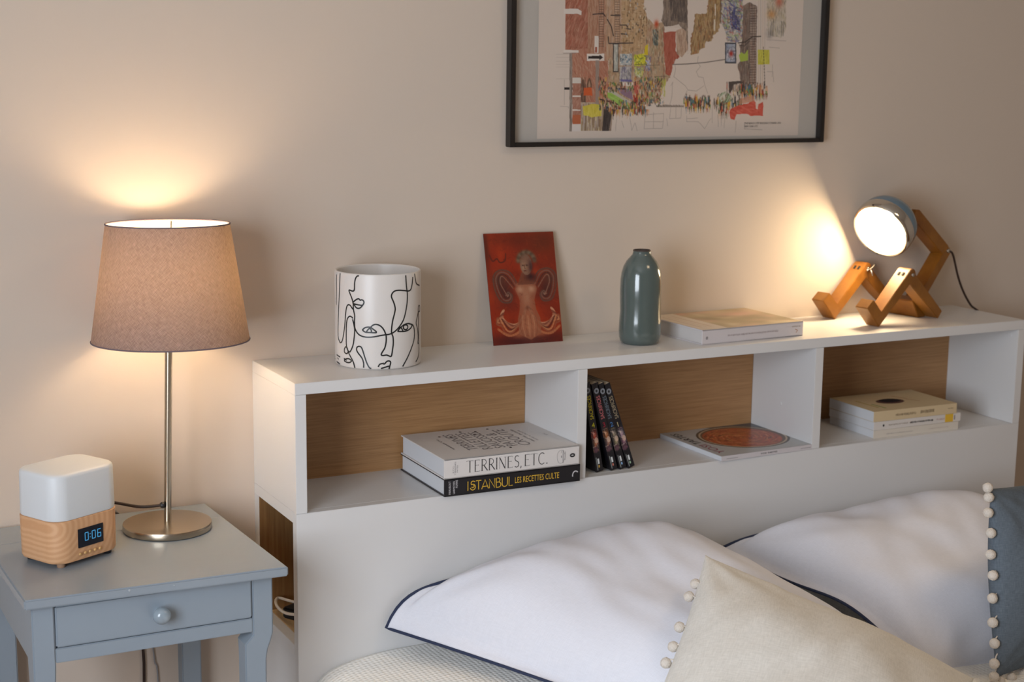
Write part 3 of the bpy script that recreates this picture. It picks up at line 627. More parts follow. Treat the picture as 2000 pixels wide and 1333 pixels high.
# white cookbook
k2 = book('book', 'thick white cookbook with thin black spine lettering, on top of the black cookbook', pose(.2735, -.2362, SH+.0324, A1), .2722, .2030, .0360, m_bk_white, m_pages, group='large cookbooks')
th_, tk_ = .28, 1.0
G2 = {'T': ([([(.27, 0), (.27, 1)], 1), ([(-.02, .93), (.02, .99), (.54, .99), (.58, .93)], .32), ([(.19, .01), (.35, .01)], .3)], .62),
 'E': ([([(.1, 0), (.1, 1)], 1), ([(.05, .99), (.46, .99), (.48, .92)], .32), ([(.1, .55), (.36, .55)], .3), ([(.36, .5), (.36, .6)], .4), ([(.05, .01), (.48, .01), (.5, .09)], .32)], .58),
 'R': ([([(.1, 0), (.1, 1)], 1), ([(.05, .99)]+arc(.2, .74, .25, .25, 90, -90, 8)+[(.1, .49)], .6), ([(.24, .49), (.56, .0)], 1), ([(.02, .01), (.18, .01)], .3)], .62),
 'I': ([([(.1, 0), (.1, 1)], 1), ([(.02, .99), (.18, .99)], .3), ([(.02, .01), (.18, .01)], .3)], .26),
 'N': ([([(.1, 0), (.1, 1)], .35), ([(.08, 1), (.56, 0)], 1), ([(.56, 0), (.56, 1)], .45), ([(.48, .99), (.64, .99)], .3)], .72),
 'S': ([(arc(.27, .76, .17, .23, 40, 230, 9)+arc(.25, .25, .19, .25, 50, -140, 9), .8)], .56),
 ',': ([([(.06, .06), (.08, -.02), (.03, -.14)], .8)], .34), 'C': ([(arc(.36, .5, .30, .5, 50, 310, 16), .75)], .74), '.': ([([(.05, .0), (.05, .09)], 1.4)], .2)}
strokes('spine_title', word('TERRINES,ETC.', G2, .0435, .0080, .0215, .1650), m_dk, k2, (0, 0, 0), ex, ez, .0017)
text('spine_text', 'ETC.', m_gr, k2, (.0185, 0, .010), ez, (-1, 0, 0), w=.0140, h=.0022)
text('spine_text', 'TERRINES', m_gr, k2, (.0225, 0, .0060), ez, (-1, 0, 0), w=.0245, h=.0024)
text('spine_text', 'PATES', m_gr, k2, (.0265, 0, .0105), ez, (-1, 0, 0), w=.0130, h=.0022)
strokes('spine_emblem', [(arc(.2340, .0180, .0080, .0125, 20, 340, 20), .6), ([(.2385, .006), (.2385, .030)], 1.6), ([(.2425, .011), (.2425, .027)], 1.3), ([(.2350, .016), (.2350, .020)], 2), ([(.2345, .025), (.2345, .029)], .8)], m_gr, k2, (0, 0, 0), ex, ez, .0008)
strokes('spine_emblem', [(arc(.2580, .0185, .0042, .0025, 0, 360, 14), 3.2)], m_dk, k2, (0, 0, 0), ex, ez, .0009)
# its cover lettering runs from the spine to the fore edge, heads to the left
yx = (0, 1, 0); mx_ = (-1, 0, 0); zt = .0360
for s, x, y, w, h_, m_ in (('TERRINES', .0900, .045, .125, .021, m_gr), ('RILLETTES', .1160, .040, .130, .021, m_gr), ('SAUCISSES', .1420, .040, .130, .021, m_gr), ('PATES', .1680, .045, .075, .021, m_gr), ('&', .1680, .130, .018, .021, m_gr), ('CROUTE', .1960, .040, .130, .023, m_gr), ('TERRINES, ETC.', .0500, .060, .085, .0045, m_dk), ('RILLETTES, SAUCISSES', .2120, .06, .100, .0050, m_dk), ('PATES & CROUTE', .2220, .065, .085, .0040, m_gr), ('ETC.', .2560, .095, .018, .004, m_gr)):
    text('cover_lettering', s, m_, k2, (x, y, zt), yx, mx_, w=w, h=h_)
for a, b in ((.080, .150), (.112, .180), (.140, .172), (.128, .150), (.170, .182), (.148, .035), (.060, .160)):
    strokes('cover_ornament', [(arc(a, b, .0012, .0020, 0, 360, 8), 2.4)], m_dk, k2, (0, 0, zt), ex, (0, 1, 0), .0012)

# manga volumes, leaning against the left divider
mg = [(.6060, 11, 'c8b820', '4', 'fourth', 'c23a2a', 'd08a5a'), (.6375, 15.4, 'c26a6c', '3', '', 'c06a2a', 'a8807a'), (.6575, 17.8, '6b7580', '2', '', '8d8070', 'b0a070'), (.6765, 19.8, 'a8987c', '1', '', 'b8a4ac', 'a86a7c')]
mlab = ['black paperback with yellow spine title, half hidden behind the white divider', 'black paperback with pink spine title, second from the divider', 'black paperback with grey-blue spine title, third from the divider', 'black paperback with beige spine title, outermost of the leaning row']
TKM = .0148
for i, (x, a, tc_, num, _, f1, f2) in enumerate(mg):
    # spine frame: local x points down the spine, local z to the right
    th0 = R(a); dn = Vector((math.sin(th0), 0, -math.cos(th0))); rg = Vector((math.cos(th0), 0, math.sin(th0)))
    hh = .178; toplc = Vector((x, -.205, SH+.0006))-dn*hh
    mt = Matrix((dn, Vector((0, 1, 0)), rg)).transposed().to_4x4(); mt.translation = toplc
    b = book('paperback', mlab[i], mt, hh, .115, TKM, m_bk_black, m_pages_tan, False, 'leaning black paperbacks')
    c = Canvas(hh, TKM, 220, 26, '17141a')
    c.rect(.054*0, 0, hh, TKM, '17141a', 1, .12)
    c.ell(.016, TKM*.5, .0055, .0050, '8b8f96', .9); c.ell(.016, TKM*.5, .0028, .0022, '1c1c22')
    c.ell(.080, TKM*.5, .007, .0052, ['a8a820', '8e2430', '4a78b0', 'c8b078'][i], .0)
    c.soft(.106, TKM*.50, .011, .0060, f1, .85); c.soft(.122, TKM*.50, .010, .0055, f2, .75); c.hatch([(.092, 0), (.138, 0), (.138, TKM), (.092, TKM)], ['17141a', f1, 'd8c0b0', f2, '2a1a20'], 70, .007, 1.0, .0012, .6, 3); c.ell(.116, TKM*.35, .006, .004, 'e0c0a8', .7, .3); c.ell(.134, TKM*.6, .006, .005, '5a3844', .8, .3)
    c.rect(.152, TKM*.40, .163, TKM*.62, 'd8dcdc'); c.rect(.149, TKM*.74, .175, TKM*.80, '9aa0a0'); c.rect(.165, TKM*.42, .170, TKM*.62, ['c8a04a', 'c87a6a', '8ab0d8', 'a8c8a8'][i])
    # canvas x = down the spine, canvas y = leftwards
    c.mesh('spine_print', m_gloss, b, (0, -.0003, TKM), (1, 0, 0), (0, 0, -1))
    ml = mat('manga_ink_'+num, tc_, .5)
    text('spine_title', 'SACRIFICES', ml, b, (.0730, -.0005, TKM*.76), (-1, 0, 0), (0, 0, -1), w=.0470, h=TKM*.52)
    text('spine_number', num, mat('manga_num_'+num, ['b8b020', '9a2434', '4878b0', 'c8b888'][i], .5), b, (.0795, -.0005, TKM*.26), (0, 0, 1), (-1, 0, 0), h=.0080) if False else text('spine_number', num, mat('manga_num_'+num, ['b8b020', '9a2434', '4878b0', 'c8b888'][i], .5), b, (.0895, -.0005, TKM*.30), (0, 0, 1), (-1, 0, 0), h=.0095)

# thin tart magazine book
A3 = 2.2
k3 = book('book', 'thin large cookbook with a round red tart on its cover, lying in the middle compartment', pose(.8708, -.2340, SH, 1.5), .2300, .213, .0100, m_bk_pale, m_pages, False)
c = Canvas(.2292, .2122, 230, 212, 'b2b5b6')
for k in range(9): c.soft(c.rng.rand()*.23, c.rng.rand()*.21, .05, .05, ['a9adb0', 'bcbcba'][k % 2], .5)
c.poly([(.11, 0), (.23, 0), (.23, .14), (.20, .10), (.17, .03)], '3c424e', .92)
c.soft(.175, .03, .05, .02, '49505c', .6)
c.ell(.138, .098, .098, .092, '3e3833'); c.ell(.138, .098, .093, .087, 'b9a68c'); c.ell(.138, .098, .089, .083, '5d4434')
c.ell(.134, .101, .083, .079, 'a2441e')
for k in range(420):
    rr = .08*math.sqrt(c.rng.rand()); an = c.rng.rand()*6.28
    x_, y_ = .134+rr*math.cos(an), .101+.95*rr*math.sin(an); t_ = an+1.57
    c.line([(x_-.006*math.cos(t_), y_-.006*math.sin(t_)), (x_+.006*math.cos(t_+.3), y_+.006*math.sin(t_+.3))], .0026, ['c9683c', '8a2c12', 'b8521f', 'd68858', '6d1d10', 'a8702c'][k % 6], .85)
c.mesh('cover_print', m_gloss, k3, (.0004, .2126, .0102), (1, 0, 0), (0, -1, 0))
text('cover_title', 'YOSI', mat('pink_print', '9a5262', .5), k3, (.0300, .022, .0102), yx, mx_, w=.070, h=.019)
text('cover_title', 'TARTES', m_dk, k3, (.0290, .102, .0102), yx, mx_, w=.092, h=.018)
text('spine_text', 'YOSI TARTES', m_dk, k3, (.0950, 0, .0035), ex, ez, w=.042, h=.0032)
for l_ in ([(.012, .004), (.040, .004)], [(.196, .0045), (.222, .0045)]): strokes('spine_text', [(l_, 1)], m_gr, k3, (0, 0, 0), ex, ez, .0009)

# three pale books in the right compartment
def marks(L0, y, w, n, hgt, seed):
    rr = random.Random(seed); o = []; x = L0
    while x < L0+w:
        q = rr.uniform(.0010, .0022); o.append(([(x, y+rr.uniform(0, hgt*.25)), (x+rr.uniform(-.0006, .0006), y+hgt*rr.uniform(.75, 1))], 1)); x += q+.0008
    return o
gp = 'pale paperbacks in the right compartment'
p1 = book('paperback', 'white paperback at the bottom of the pale stack in the right compartment', pose(1.2695, -.2100, SH, -2.0), .2250, .150, .0172, mat('pb_white', 'd6cec2', .5), m_pages, False, gp)
strokes('spine_text', marks(.034, .0060, .070, 20, .0026, 1), m_gr, p1, (0, 0, 0), ex, ez, .0007); strokes('spine_text', marks(.146, .0070, .052, 20, .0022, 2), mat('rose_print', '9b7f7a', .5), p1, (0, 0, 0), ex, ez, .0006)
p2 = book('paperback', 'white paperback with a yellow band on its spine, middle of the pale stack', pose(1.2685, -.2110, SH+.0174, -1.2), .2330, .150, .0178, mat('pb_white2', 'd8d2cc', .5), m_pages, False, gp)
box('yellow_band', (.1905, -.0002, .0004), (.2125, .002, .0174), m_yel, p2, 0); box('label_mark', (.2150, -.0002, .004), (.2180, .002, .014), m_gr, p2, 0)
strokes('spine_text', marks(.040, .0070, .050, 20, .0035, 3), m_gold, p2, (0, 0, 0), ex, ez, .0009); strokes('spine_text', marks(.096, .0065, .062, 20, .0048, 4), m_dk, p2, (0, 0, 0), ex, ez, .0013)
strokes('spine_text', marks(.168, .0065, .020, 20, .0042, 5), mat('rose_print2', 'b98d86', .5), p2, (0, 0, 0), ex, ez, .0009); strokes('spine_mark', [(arc(.0255, .0088, .0012, .0016, 0, 360, 8), 2)], m_dk, p2, (0, 0, 0), ex, ez, .0012)
p3 = book('paperback', 'cream novel with a dark oval on its cover, topmost of the pale stack', pose(1.2670, -.2110, SH+.0354, -1.5), .2215, .150, .0222, m_bk_cream, m_pages, False, gp)
strokes('spine_text', marks(.058, .0075, .054, 20, .0062, 6), mat('brown_print', '6e5c46', .5), p3, (0, 0, 0), ex, ez, .0009); strokes('spine_text', marks(.124, .0075, .036, 20, .0085, 7), bpy.data.materials['brown_print'], p3, (0, 0, 0), ex, ez, .0010)
strokes('spine_text', marks(.198, .0110, .014, 20, .0026, 8), m_dk, p3, (0, 0, 0), ex, ez, .0007)
c = Canvas(.2207, .1492, 180, 120, 'd2bd98'); c.soft(.10, .07, .07, .04, 'c9a983', .5); c.ell(.098, .080, .034, .022, '5a3d38', .95); c.ell(.102, .074, .026, .017, '241c22')
c.line([(.030, .05), (.034, .12)], .004, 'a8904c', .8); c.line([(.042, .09), (.046, .13)], .004, '6f8a3a', .8); c.line([(.135, .04), (.150, .07)], .003, 'a06a50', .8); c.line([(.145, .075), (.160, .10)], .003, 'a06a50', .6)
c.mesh('cover_print', m_print, p3, (.0004, .1497, .0224), (1, 0, 0), (0, -1, 0))

# coffee-table book beside the vase
k4 = book('book', 'large white art book lying flat on the headboard between vase and wooden lamp', pose(.8389, -.2010, H, 2.2), .2500, .190, .0296, m_bk_pale, mat('warm_pages', 'c8c4c2', .8), True, over=.002)
c = Canvas(.2492, .1892, 220, 170, 'cfc2b4')
c.rect(.062, 0, .2492, .1892, 'a0906c'); 
for k in range(70): c.soft(.06+c.rng.rand()*.19, c.rng.rand()*.19, .012+.03*c.rng.rand(), .01+.02*c.rng.rand(), ['8c7a4c', 'b8a47e', 'c8988a', '76683e', 'd0c0a0', 'a88c68'][k % 6], .6)
c.soft(.18, .06, .06, .03, 'cf9a8c', .7); c.soft(.15, .12, .05, .04, '8f7d50', .5); c.rect(0, 0, .062, .1892, 'cfc2b4')
for x_, w_ in ((.018, .003), (.030, .0015), (.042, .004)): c.line([(x_, .03), (x_, .16)], w_, 'ab8f78', .7)
c.mesh('cover_print', m_gloss, k4, (.0004, .1896, .0298), (1, 0, 0), (0, -1, 0))
strokes('spine_text', marks(.062, .0125, .125, 20, .0045, 11), mat('taupe_print', '9c8f90', .5), k4, (0, 0, 0), ex, ez, .0009); strokes('spine_mark', [(arc(.011, .0135, .0016, .0022, 0, 360, 8), 2)], m_gr, k4, (0, 0, 0), ex, ez, .0012)
strokes('spine_text', marks(.222, .019, .020, 20, .003, 12), m_gold, k4, (0, 0, 0), ex, ez, .0009)
strokes('spine_mark', [([(.230, .015), (.236, .012), (.232, .008)], 1)], mat('rust_print', 'a06a4a', .5), k4, (0, 0, 0), ex, ez, .0016)

# ------------------------------------------------------------------ wooden jointed lamp (sitting figure)
dv = Vector((.9835, .1807, 0)); sv = Vector((-.1807, .9835, 0))
wl = thing('desk_lamp', 'jointed wooden figure lamp with blue-grey headlight head at the right of the headboard', 'desk lamp', mtx=Matrix.Translation((1.2991, -.1753, H)) @ Matrix.Rotation(math.atan2(dv.y, dv.x), 4, 'Z'))
# local x = from feet to hips, local y = sideways towards the wall, z up
BW = .034
def bar(name, poly, y0, y1, par=wl, bev=.0012): return prism(name, poly, 1, y0, y1, m_lampwood, par, bev)
kc = (.1000, .1040)
def knee(c, r, a0, a1, n=7): return [(c[0]+r*math.cos(R(a0+(a1-a0)*i/n)), c[1]+r*math.sin(R(a0+(a1-a0)*i/n))) for i in range(n+1)]
for off in (0, .119):
    L_ = bar('lower_leg', [(0, 0.0004)]+knee(kc, .0122, -47, 133)+[(.0062, .0322), (-.0205, .0595), (-.0400, .0432)], off, off+BW)
    bar('thigh', [(.1975, .0006), (.2100, .0160)]+knee((.1030, .0975), .0105, 50, 150)+[(.0935, .0840)], off+.0006, off+BW-.0006)
    for q in (.0085, .0195):
        prism('joint_slot', [(.0805, .1018), (.0862, .1072), (.0847, .1088), (.0790, .1034)], 1, off+q, off+q+.0045, m_dark, L_, 0)
    yb0 = off-.0014
    lathe('bolt', [(0, .0032), (.0035, .003), (.0042, .0015), (.0042, 0)], m_bolt, L_, 16, mtx=Matrix.Translation((kc[0], off, kc[1]-.001)) @ Matrix.Rotation(R(90), 4, 'X'))
# wing nut at the far knee, inner side; small one behind the near knee
for off, w_ in ((.119, 1.0), (BW+.001, .55)):
    yy = off-.004 if off > .1 else off+.003
    q = Vector((kc[0]+.003, yy, kc[1]))
    tube('wing_nut', [q+Vector((-.012*w_, 0, -.004*w_)), q+Vector((0, -.002, 0)), q+Vector((.013*w_, -.003, .009*w_))], .0017, m_bolt, wl, 4, 8)
    tube('wing_nut', [q+Vector((0, 0, -.002)), q+Vector((-.001, -.005*w_, -.009*w_)), q+Vector((.001, -.006*w_, -.015*w_))], .0019, m_bolt, wl, 4, 8)
bar('hip_block', [(.172, .0004), (.1958, .0004), (.2092, .0165), (.178, .0435), (.150, .0380)], BW, .119)
ts0, ts1 = .0765-BW/2, .0765+BW/2
bar('lower_torso', [(.1975, .0100), (.2100, .0170)]+[(.3060, .1290), (.3035, .1420), (.2905, .1450), (.1860, .0240)], ts0, ts1)
ut = bar('upper_torso', [(.3030, .1360), (.2990, .1465), (.1905, .2315), (.1755, .2325), (.1700, .2130), (.2830, .1255)], ts0+.0008, ts1-.0008)
for yy, sg in ((ts0, 1),):
    lathe('bolt', [(0, .0035), (.0045, .0032), (.0052, .0015), (.0052, 0)], m_bolt, ut, 16, mtx=Matrix.Translation((.2965, yy, .1355)) @ Matrix.Rotation(R(90), 4, 'X'))
wi = wl.matrix_world.inverted() if False else (Matrix.Translation((1.2991, -.1753, H)) @ Matrix.Rotation(math.atan2(dv.y, dv.x), 4, 'Z')).inverted()
hc = Vector((1.3668, -.0851, 1.2997)); hn = Vector((-.8383, -.2701, -.4736)).normalized()
hm = wi @ (Matrix.Translation(hc) @ hn.to_track_quat('Z', 'Y').to_matrix().to_4x4())
hd = lathe('head_shell', [(.0656, -.021), (.0658, -.029), (.0638, -.040), (.0590, -.050), (.0510, -.0600), (.0400, -.0680), (.0260, -.0735), (.0120, -.0755), (0, -.076)], m_bluegrey, wl, 96, mtx=hm)
lathe('chrome_ring', [(.0590, -.0035), (.0600, .0015), (.0625, .0028), (.0648, .0010), (.0668, -.005), (.0674, -.013), (.0674, -.018), (.0666, -.0225), (.0658, -.024), (.0640, -.022)], m_chrome, hd, 96, mtx=hm)
lathe('reflector', [(.0595, -.003), (.0560, -.012), (.045, -.026), (.028, -.036), (0, -.040)], mat('white_reflector', 'efe6d6', .35), hd, 64, mtx=hm)
lathe('lamp_glass', [(.0600, -.0015), (.050, .0005), (.035, .0020), (.018, .0027), (0, .0030), (0, .0005), (.058, -.0030), (.0600, -.0015)], mat('lit_lamp_glass', 'fff2da', .3, emit=('ffe0b0', 7)), hd, 64, mtx=hm)
lathe('swivel', [(.011, -.066), (.013, -.072), (.013, -.082), (.009, -.088), (0, -.089)], m_black, hd, 32, mtx=hm)
# small clamp screw on the ring and knob on the shell
rr_ = hm @ Vector((0, .066, -.012))
tube('cord', [wi @ Vector(p) for p in ((1.5560, -.0960, 1.2490), (1.5700, -.091, 1.2380), (1.596, -.082, 1.190), (1.616, -.080, 1.155), (1.640, -.080, 1.1235), (1.6560, -.080, 1.1125), (1.6640, -.081, 1.1040), (1.6650, -.082, 1.070), (1.6680, -.085, .90), (1.67, -.09, .30), (1.69, -.1, .02))], .0024, m_cord, wl)
lathe('knob', [(0, .008), (.004, .0075), (.0048, .004), (.0035, 0)], m_black, hd, 16, mtx=hm @ Matrix.Translation((0, .030, -.062)) @ Matrix.Rotation(R(155), 4, 'X'))
sp = bpy.data.lights.new('desk_lamp_light', 'AREA'); sp.shape = 'DISK'; sp.size = .10; sp.energy = 1.5; sp.color = (1, .75, .45)
so = bpy.data.objects.new('desk_lamp_light', sp); COL.objects.link(so); so.parent = wl
so.matrix_local = hm @ Matrix.Translation((0, 0, .0045)) @ Matrix.Rotation(math.pi, 4, 'X')

# ------------------------------------------------------------------ framed print
fx0, fx1, fz0, fz1 = .5085, 1.2545, 1.4865, 2.0
fr = thing('framed_print', 'black-framed coloured drawing of a busy city street on the wall', 'picture', ((fx0+fx1)/2, 0, fz0))
ox, oz = (fx0+fx1)/2, fz0
def fb(a, b, m, nm, bev=.001): return box(nm, (a[0]-ox, a[1], a[2]-oz), (b[0]-ox, b[1], b[2]-oz), m, fr, bev)
fwid = .0105
fb((fx0, -.022, fz0), (fx0+fwid, -.001, fz1), m_frame, 'frame_side'); fb((fx1-fwid, -.022, fz0), (fx1, -.001, fz1), m_frame, 'frame_side')
fb((fx0+fwid, -.022, fz0), (fx1-fwid, -.001, fz0+.0085), m_frame, 'frame_rail'); fb((fx0+fwid, -.022, fz1-.0085), (fx1-fwid, -.001, fz1), m_frame, 'frame_rail')
fb((fx0+.008, -.006, fz0+.006), (fx1-.008, -.0015, fz1-.006), m_backing, 'mount', 0)
# print sheet
HH = (0.85534, -0.01487, -0.4136, -0.22375, -0.89441, 1.73563, -0.1414, -0.0501)
def wp(px, py):
    u_, v_ = px/1000, py/1000; d = HH[6]*u_+HH[7]*v_+1
    return (HH[0]*u_+HH[1]*v_+HH[2])/d, (HH[3]*u_+HH[4]*v_+HH[5])/d
px0, pz1, pzm = .5735, 1.99, 1.788
pw = 1.1975-px0; ph = pzm-1.5005
PAP = 'd2c4b8'
c = Canvas(pw, ph, 800, 370, PAP)
def q(p): x, z = wp(*p); return (x-px0, pzm-z)
def Q(pts): return [q(p) for p in pts]
def P(pts, col, op=1., tex=0): c.poly(Q(pts), col, op, tex)
def Ln(pts, w, col, op=1.): c.line(Q(pts), w, col, op)
def Rc(x0, y0, x1, y1, col, op=1., tex=0): P([(x0, y0), (x1, y0), (x1, y1), (x0, y1)], col, op, tex)
def Hx(pts, cols, n, L, ang, wd=.0012, op=.6, spread=.3): c.hatch(Q(pts), cols, n, L, ang, wd, op, spread)
rg_ = random.Random(5)
V_ = math.pi/2
def ragged(pts, amp, step=4):
    out = []
    for (x1, y1), (x2, y2) in zip(pts, pts[1:]+pts[:1]):
        n_ = max(1, int(math.hypot(x2-x1, y2-y1)/step))
        for k in range(n_): out.append((x1+(x2-x1)*k/n_+rg_.uniform(-amp, amp), y1+(y2-y1)*k/n_+rg_.uniform(-amp, amp)))
    return out
# far left red facade, with a hatched pencil texture
A_ = [(1106, -40), (1150, -40), (1150, 98), (1106, 97)]
P(A_, 'a8705c'); Hx(A_, ['8e4f3c', 'b88470', '96604c', 'a85c48', 'c09880', '7c4836'], 900, .012, V_+.35, .0013, .6, .5)
B_ = [(1118, 96), (1190, 92), (1190, 206), (1172, 240), (1136, 240), (1118, 200)]
P(B_, 'ac7a64'); Hx(B_, ['8e4f3c', 'b8907a', '96604c', 'b06850', 'c8a890'], 900, .011, V_-.3, .0012, .6, .8)
C_ = [(1150, -40), (1184, -40), (1186, 120), (1150, 112)]
P(C_, 'b08870'); Hx(C_, ['8e5a44', 'c4a48c', 'a06a52', '9c7860'], 500, .014, V_, .0010, .7, .1)
D_ = [(1184, -40), (1216, -40), (1216, 118), (1186, 118)]
P(D_, 'b8967a'); Hx(D_, ['8c6a50', 'd0b8a0', 'a88464', '94745c', 'b0a49c'], 400, .014, V_, .0010, .7, .1)
E_ = ragged([(1216, -40), (1259, -40), (1260, 10), (1267, 40), (1270, 95), (1216, 120)], .8)
P(E_, 'b69672'); Hx(E_, ['8c6c48', 'd2bea0', 'a4845c', 'c8ac84', '7c5c40'], 500, .010, V_, .0011, .7, .1); Hx(E_, ['6c5844', 'c8b49c'], 200, .005, 0, .0011, .7, .1)
F_ = ragged([(1268, 35), (1280, 48), (1298, 44), (1302, 70), (1300, 125), (1310, 150), (1298, 170), (1290, 200), (1262, 205), (1190, 205), (1190, 115), (1262, 95)], 1.5)
P(F_, 'b09478'); Hx(F_, ['8a6a4c', 'cbb49a', '9c5c44', 'a8946c', '6a5a50', 'c8b8a4', '7e8468'], 1700, .008, V_, .0013, .75, .4)
G_ = ragged([(1297, 63), (1322, 62), (1322, 100), (1330, 112), (1322, 116), (1316, 128), (1312, 148), (1302, 145), (1300, 110)], .9)
P(G_, 'a65a48'); Hx(G_, ['8e4434', 'b87460', '984e3c'], 260, .010, V_, .0013, .6, .3)
H_ = [(1322, 60), (1345, 50), (1346, 96), (1334, 112), (1324, 106)]
P(H_, 'ba9e88'); Hx(H_, ['9c7c64', 'd0bca8', '84685a'], 160, .012, V_, .0011, .6, .2)
# dark tower
T_ = ragged([(1297, -40), (1345, -40), (1345, 62), (1346, 108), (1341, 60), (1334, 55), (1328, 48), (1300, 52), (1294, 40), (1297, 20)], .8)
P(T_, '8a7868'); Hx(T_, ['564a44', '6e5e54', '4a4040', '8c7c6c', 'a89888'], 900, .014, V_, .0012, .65, .15); Hx([(1308, -40), (1343, -40), (1343, 45), (1312, 40)], ['3e3634', '4c4240'], 500, .012, V_, .0012, .6, .12)
for k in range(26): Ln([(1298, -4+k*2.3), (1344, -4+k*2.3)], .0004, 'a89888', .5)
# right-hand receding facades
I_ = ragged([(1383, 25), (1384, 5), (1396, -40), (1412, -40), (1412, 30), (1408, 45), (1406, 62), (1396, 68), (1392, 80), (1381, 82), (1378, 92), (1370, 95), (1366, 105), (1352, 108), (1350, 92), (1352, 70), (1356, 60), (1360, 28)], 1.3, 3)
P(I_, 'a28660'); Hx(I_, ['7c5c34', 'c4a470', '8e7040', '6e4c38', 'b89c78', 'a0603c', '5c4c40'], 900, .009, V_, .0014, .75, .4)
Ln([(1410, -40), (1410, 46)], .0016, '3c3232', .9); Rc(1398, 8, 1400, 30, 'd0c4b0'); Rc(1396, 38, 1399, 60, 'd0c4b0')
J_ = ragged([(1412, -40), (1453, -40), (1453, 75), (1444, 84), (1422, 80), (1416, 55), (1411, 46)], 1.5)
P(J_, 'b4a89c'); Hx(J_, ['5c5c98', '8c9cb4', '86a060', 'a85c50', 'b8c098', 'd2c8ba', '6a6a8c', '4a4a58'], 700, .009, .9, .0018, .75, 2.6)
Hx([(1424, 5), (1446, 15), (1448, 60), (1430, 55)], ['444470', '50508c', '3c3c54'], 130, .008, .8, .002, .8, 2.5)
K_ = ragged([(1453, 12), (1466, 4), (1481, 12), (1480, 66), (1478, 172), (1462, 176), (1448, 165), (1446, 140), (1442, 130), (1448, 118), (1447, 90), (1452, 80)], .8)
P(K_, '86766a'); Hx(K_, ['5c4c44', '6e5e54', 'a08c7c', '4c4040', '8e6454'], 900, .013, V_, .0013, .65, .15)
for k in range(32): Ln([(1467, 14+k*5), (1480, 13.5+k*5)], .0009, 'c8b8a8', .8)
for x_ in (1467, 1472, 1476, 1480): Ln([(x_, 14), (x_-1, 172)], .0008, '4c4240', .7)
for x_, cc in ((1484, 'b8a48c'), (1488, '8e8478'), (1492, 'b49a80'), (1496, 'a08e80')): Ln([(x_, -40), (x_, 66), (x_-1, 180)], .0011, cc, .7)
M_ = ragged([(1499, -40), (1538, -40), (1537, 60), (1528, 74), (1512, 72), (1500, 60)], 1.0)
P(M_, 'bfb2a0'); Hx(M_, ['8c847c', 'd4c8b8', 'a89c88', '6c6864', 'b0a078'], 420, .008, V_, .0014, .7, 1.2); c.soft(*q((1509, 28)), .012, .010, 'cc8c4c', .7); c.soft(*q((1524, 3)), .010, .012, 'b85038', .7); c.soft(*q((1505, 66)), .008, .010, '6a6460', .7)
for k in range(10): Ln([(1502+k*3.4, 42), (1501+k*3.4, 70)], .0018, rg_.choice(['6a6460', 'd0c6ba', '8a8480']), .7)
# boards and signs on the right
Rc(1418, 83, 1440, 124, '44464e'); Rc(1420.5, 86, 1437.5, 121, 'a4a6ae'); Hx([(1420, 86), (1438, 86), (1438, 121), (1420, 121)], ['6c7488', 'd0ccd0', '8c9cb4', '585860'], 90, .006, .8, .0018, .8, 3); c.soft(*q((1430, 105)), .0055, .006, 'b02c20', 1)
P([(1445, 108), (1450, 102), (1456, 106), (1463, 97), (1463, 118), (1448, 121)], 'a4b848', .95); Rc(1482, 97, 1505, 126, 'beb840', .92); Hx([(1482, 96), (1505, 96), (1505, 126), (1482, 126)], ['a8a030', 'd4d068', 'c8c048'], 80, .007, V_, .0016, .6, .5)
for k in range(13): Ln([(1493+k*.25, 92+k*6), (1493+k*.25, 95+k*6)], .0016, '3c3630', .9)
Ln([(1444, 84), (1458, 82), (1466, 76), (1472, 72), (1488, 71)], .0022, '3c3430'); Ln([(1446, 88), (1456, 90), (1466, 80)], .0018, '4c4240'); Ln([(1316, 126), (1346, 125), (1380, 122), (1420, 116)], .0018, '6a625c')
# fire escapes and balconies
for x_ in (1172, 1203):
    for k in range(24): Ln([(x_, -20+k*4.8), (x_+9, -20+k*4.8)], .0011, '5c4a40', .75)
    for d in (0, 9): Ln([(x_+d, -40), (x_+d, 92)], .0008, '5c4a40', .8)
for a_ in (((1160, 28), (1180, 26), (1184, 32)), ((1195, 30), (1213, 30)), ((1190, 72), (1191, 85), (1238, 84)), ((1213, 49), (1225, 49), (1228, 53)), ((1226, 56), (1234, 57)), ((1215, 66), (1226, 67), (1228, 70)), ((1188, 38), (1196, 52), (1200, 70))): Ln(a_, .0020, '3a3234')
for k in range(46):
    x_, y_ = 1216+rg_.random()*46, -20+rg_.random()*105; Rc(x_, y_, x_+1.8, y_+4.5, rg_.choice(['5c4a34', 'd0c4ac', '6c5c48', '9a9ca4', '4c4440']), .85)
# arrows and street furniture, lower left
Rc(1163, 70, 1171, 104, 'd6ccc2'); Rc(1164, 92, 1168, 103, 'a05c48'); Rc(1148, 105, 1182, 119, 'dcd2c8')
def arrow(x, y, w, h_): Rc(x, y, x+w*.8, y+h_, '2c2626'); P([(x+w*.74, y-h_*.55), (x+w, y+h_*.5), (x+w*.74, y+h_*1.55)], '2c2626')
arrow(1151, 109.5, 29, 5.5); Rc(1100, 167, 1122, 180, PAP); arrow(1104, 171, 25, 4.8)
Rc(1103, 17, 1130, 27, 'd8cec4'); P([(1130, 17), (1138, 22), (1137, 30), (1130, 27)], 'd8cec4'); Rc(1102, 98, 1132, 103, 'd8cec4'); Ln([(1102, 104), (1126, 104)], .0010, '8a7c74')
Rc(1114, 104, 1119.5, 257, '94887e'); Hx([(1114, 104), (1119.5, 104), (1119.5, 257), (1114, 257)], ['6c6058', 'a89c92'], 90, .02, V_, .0012, .6, .05)
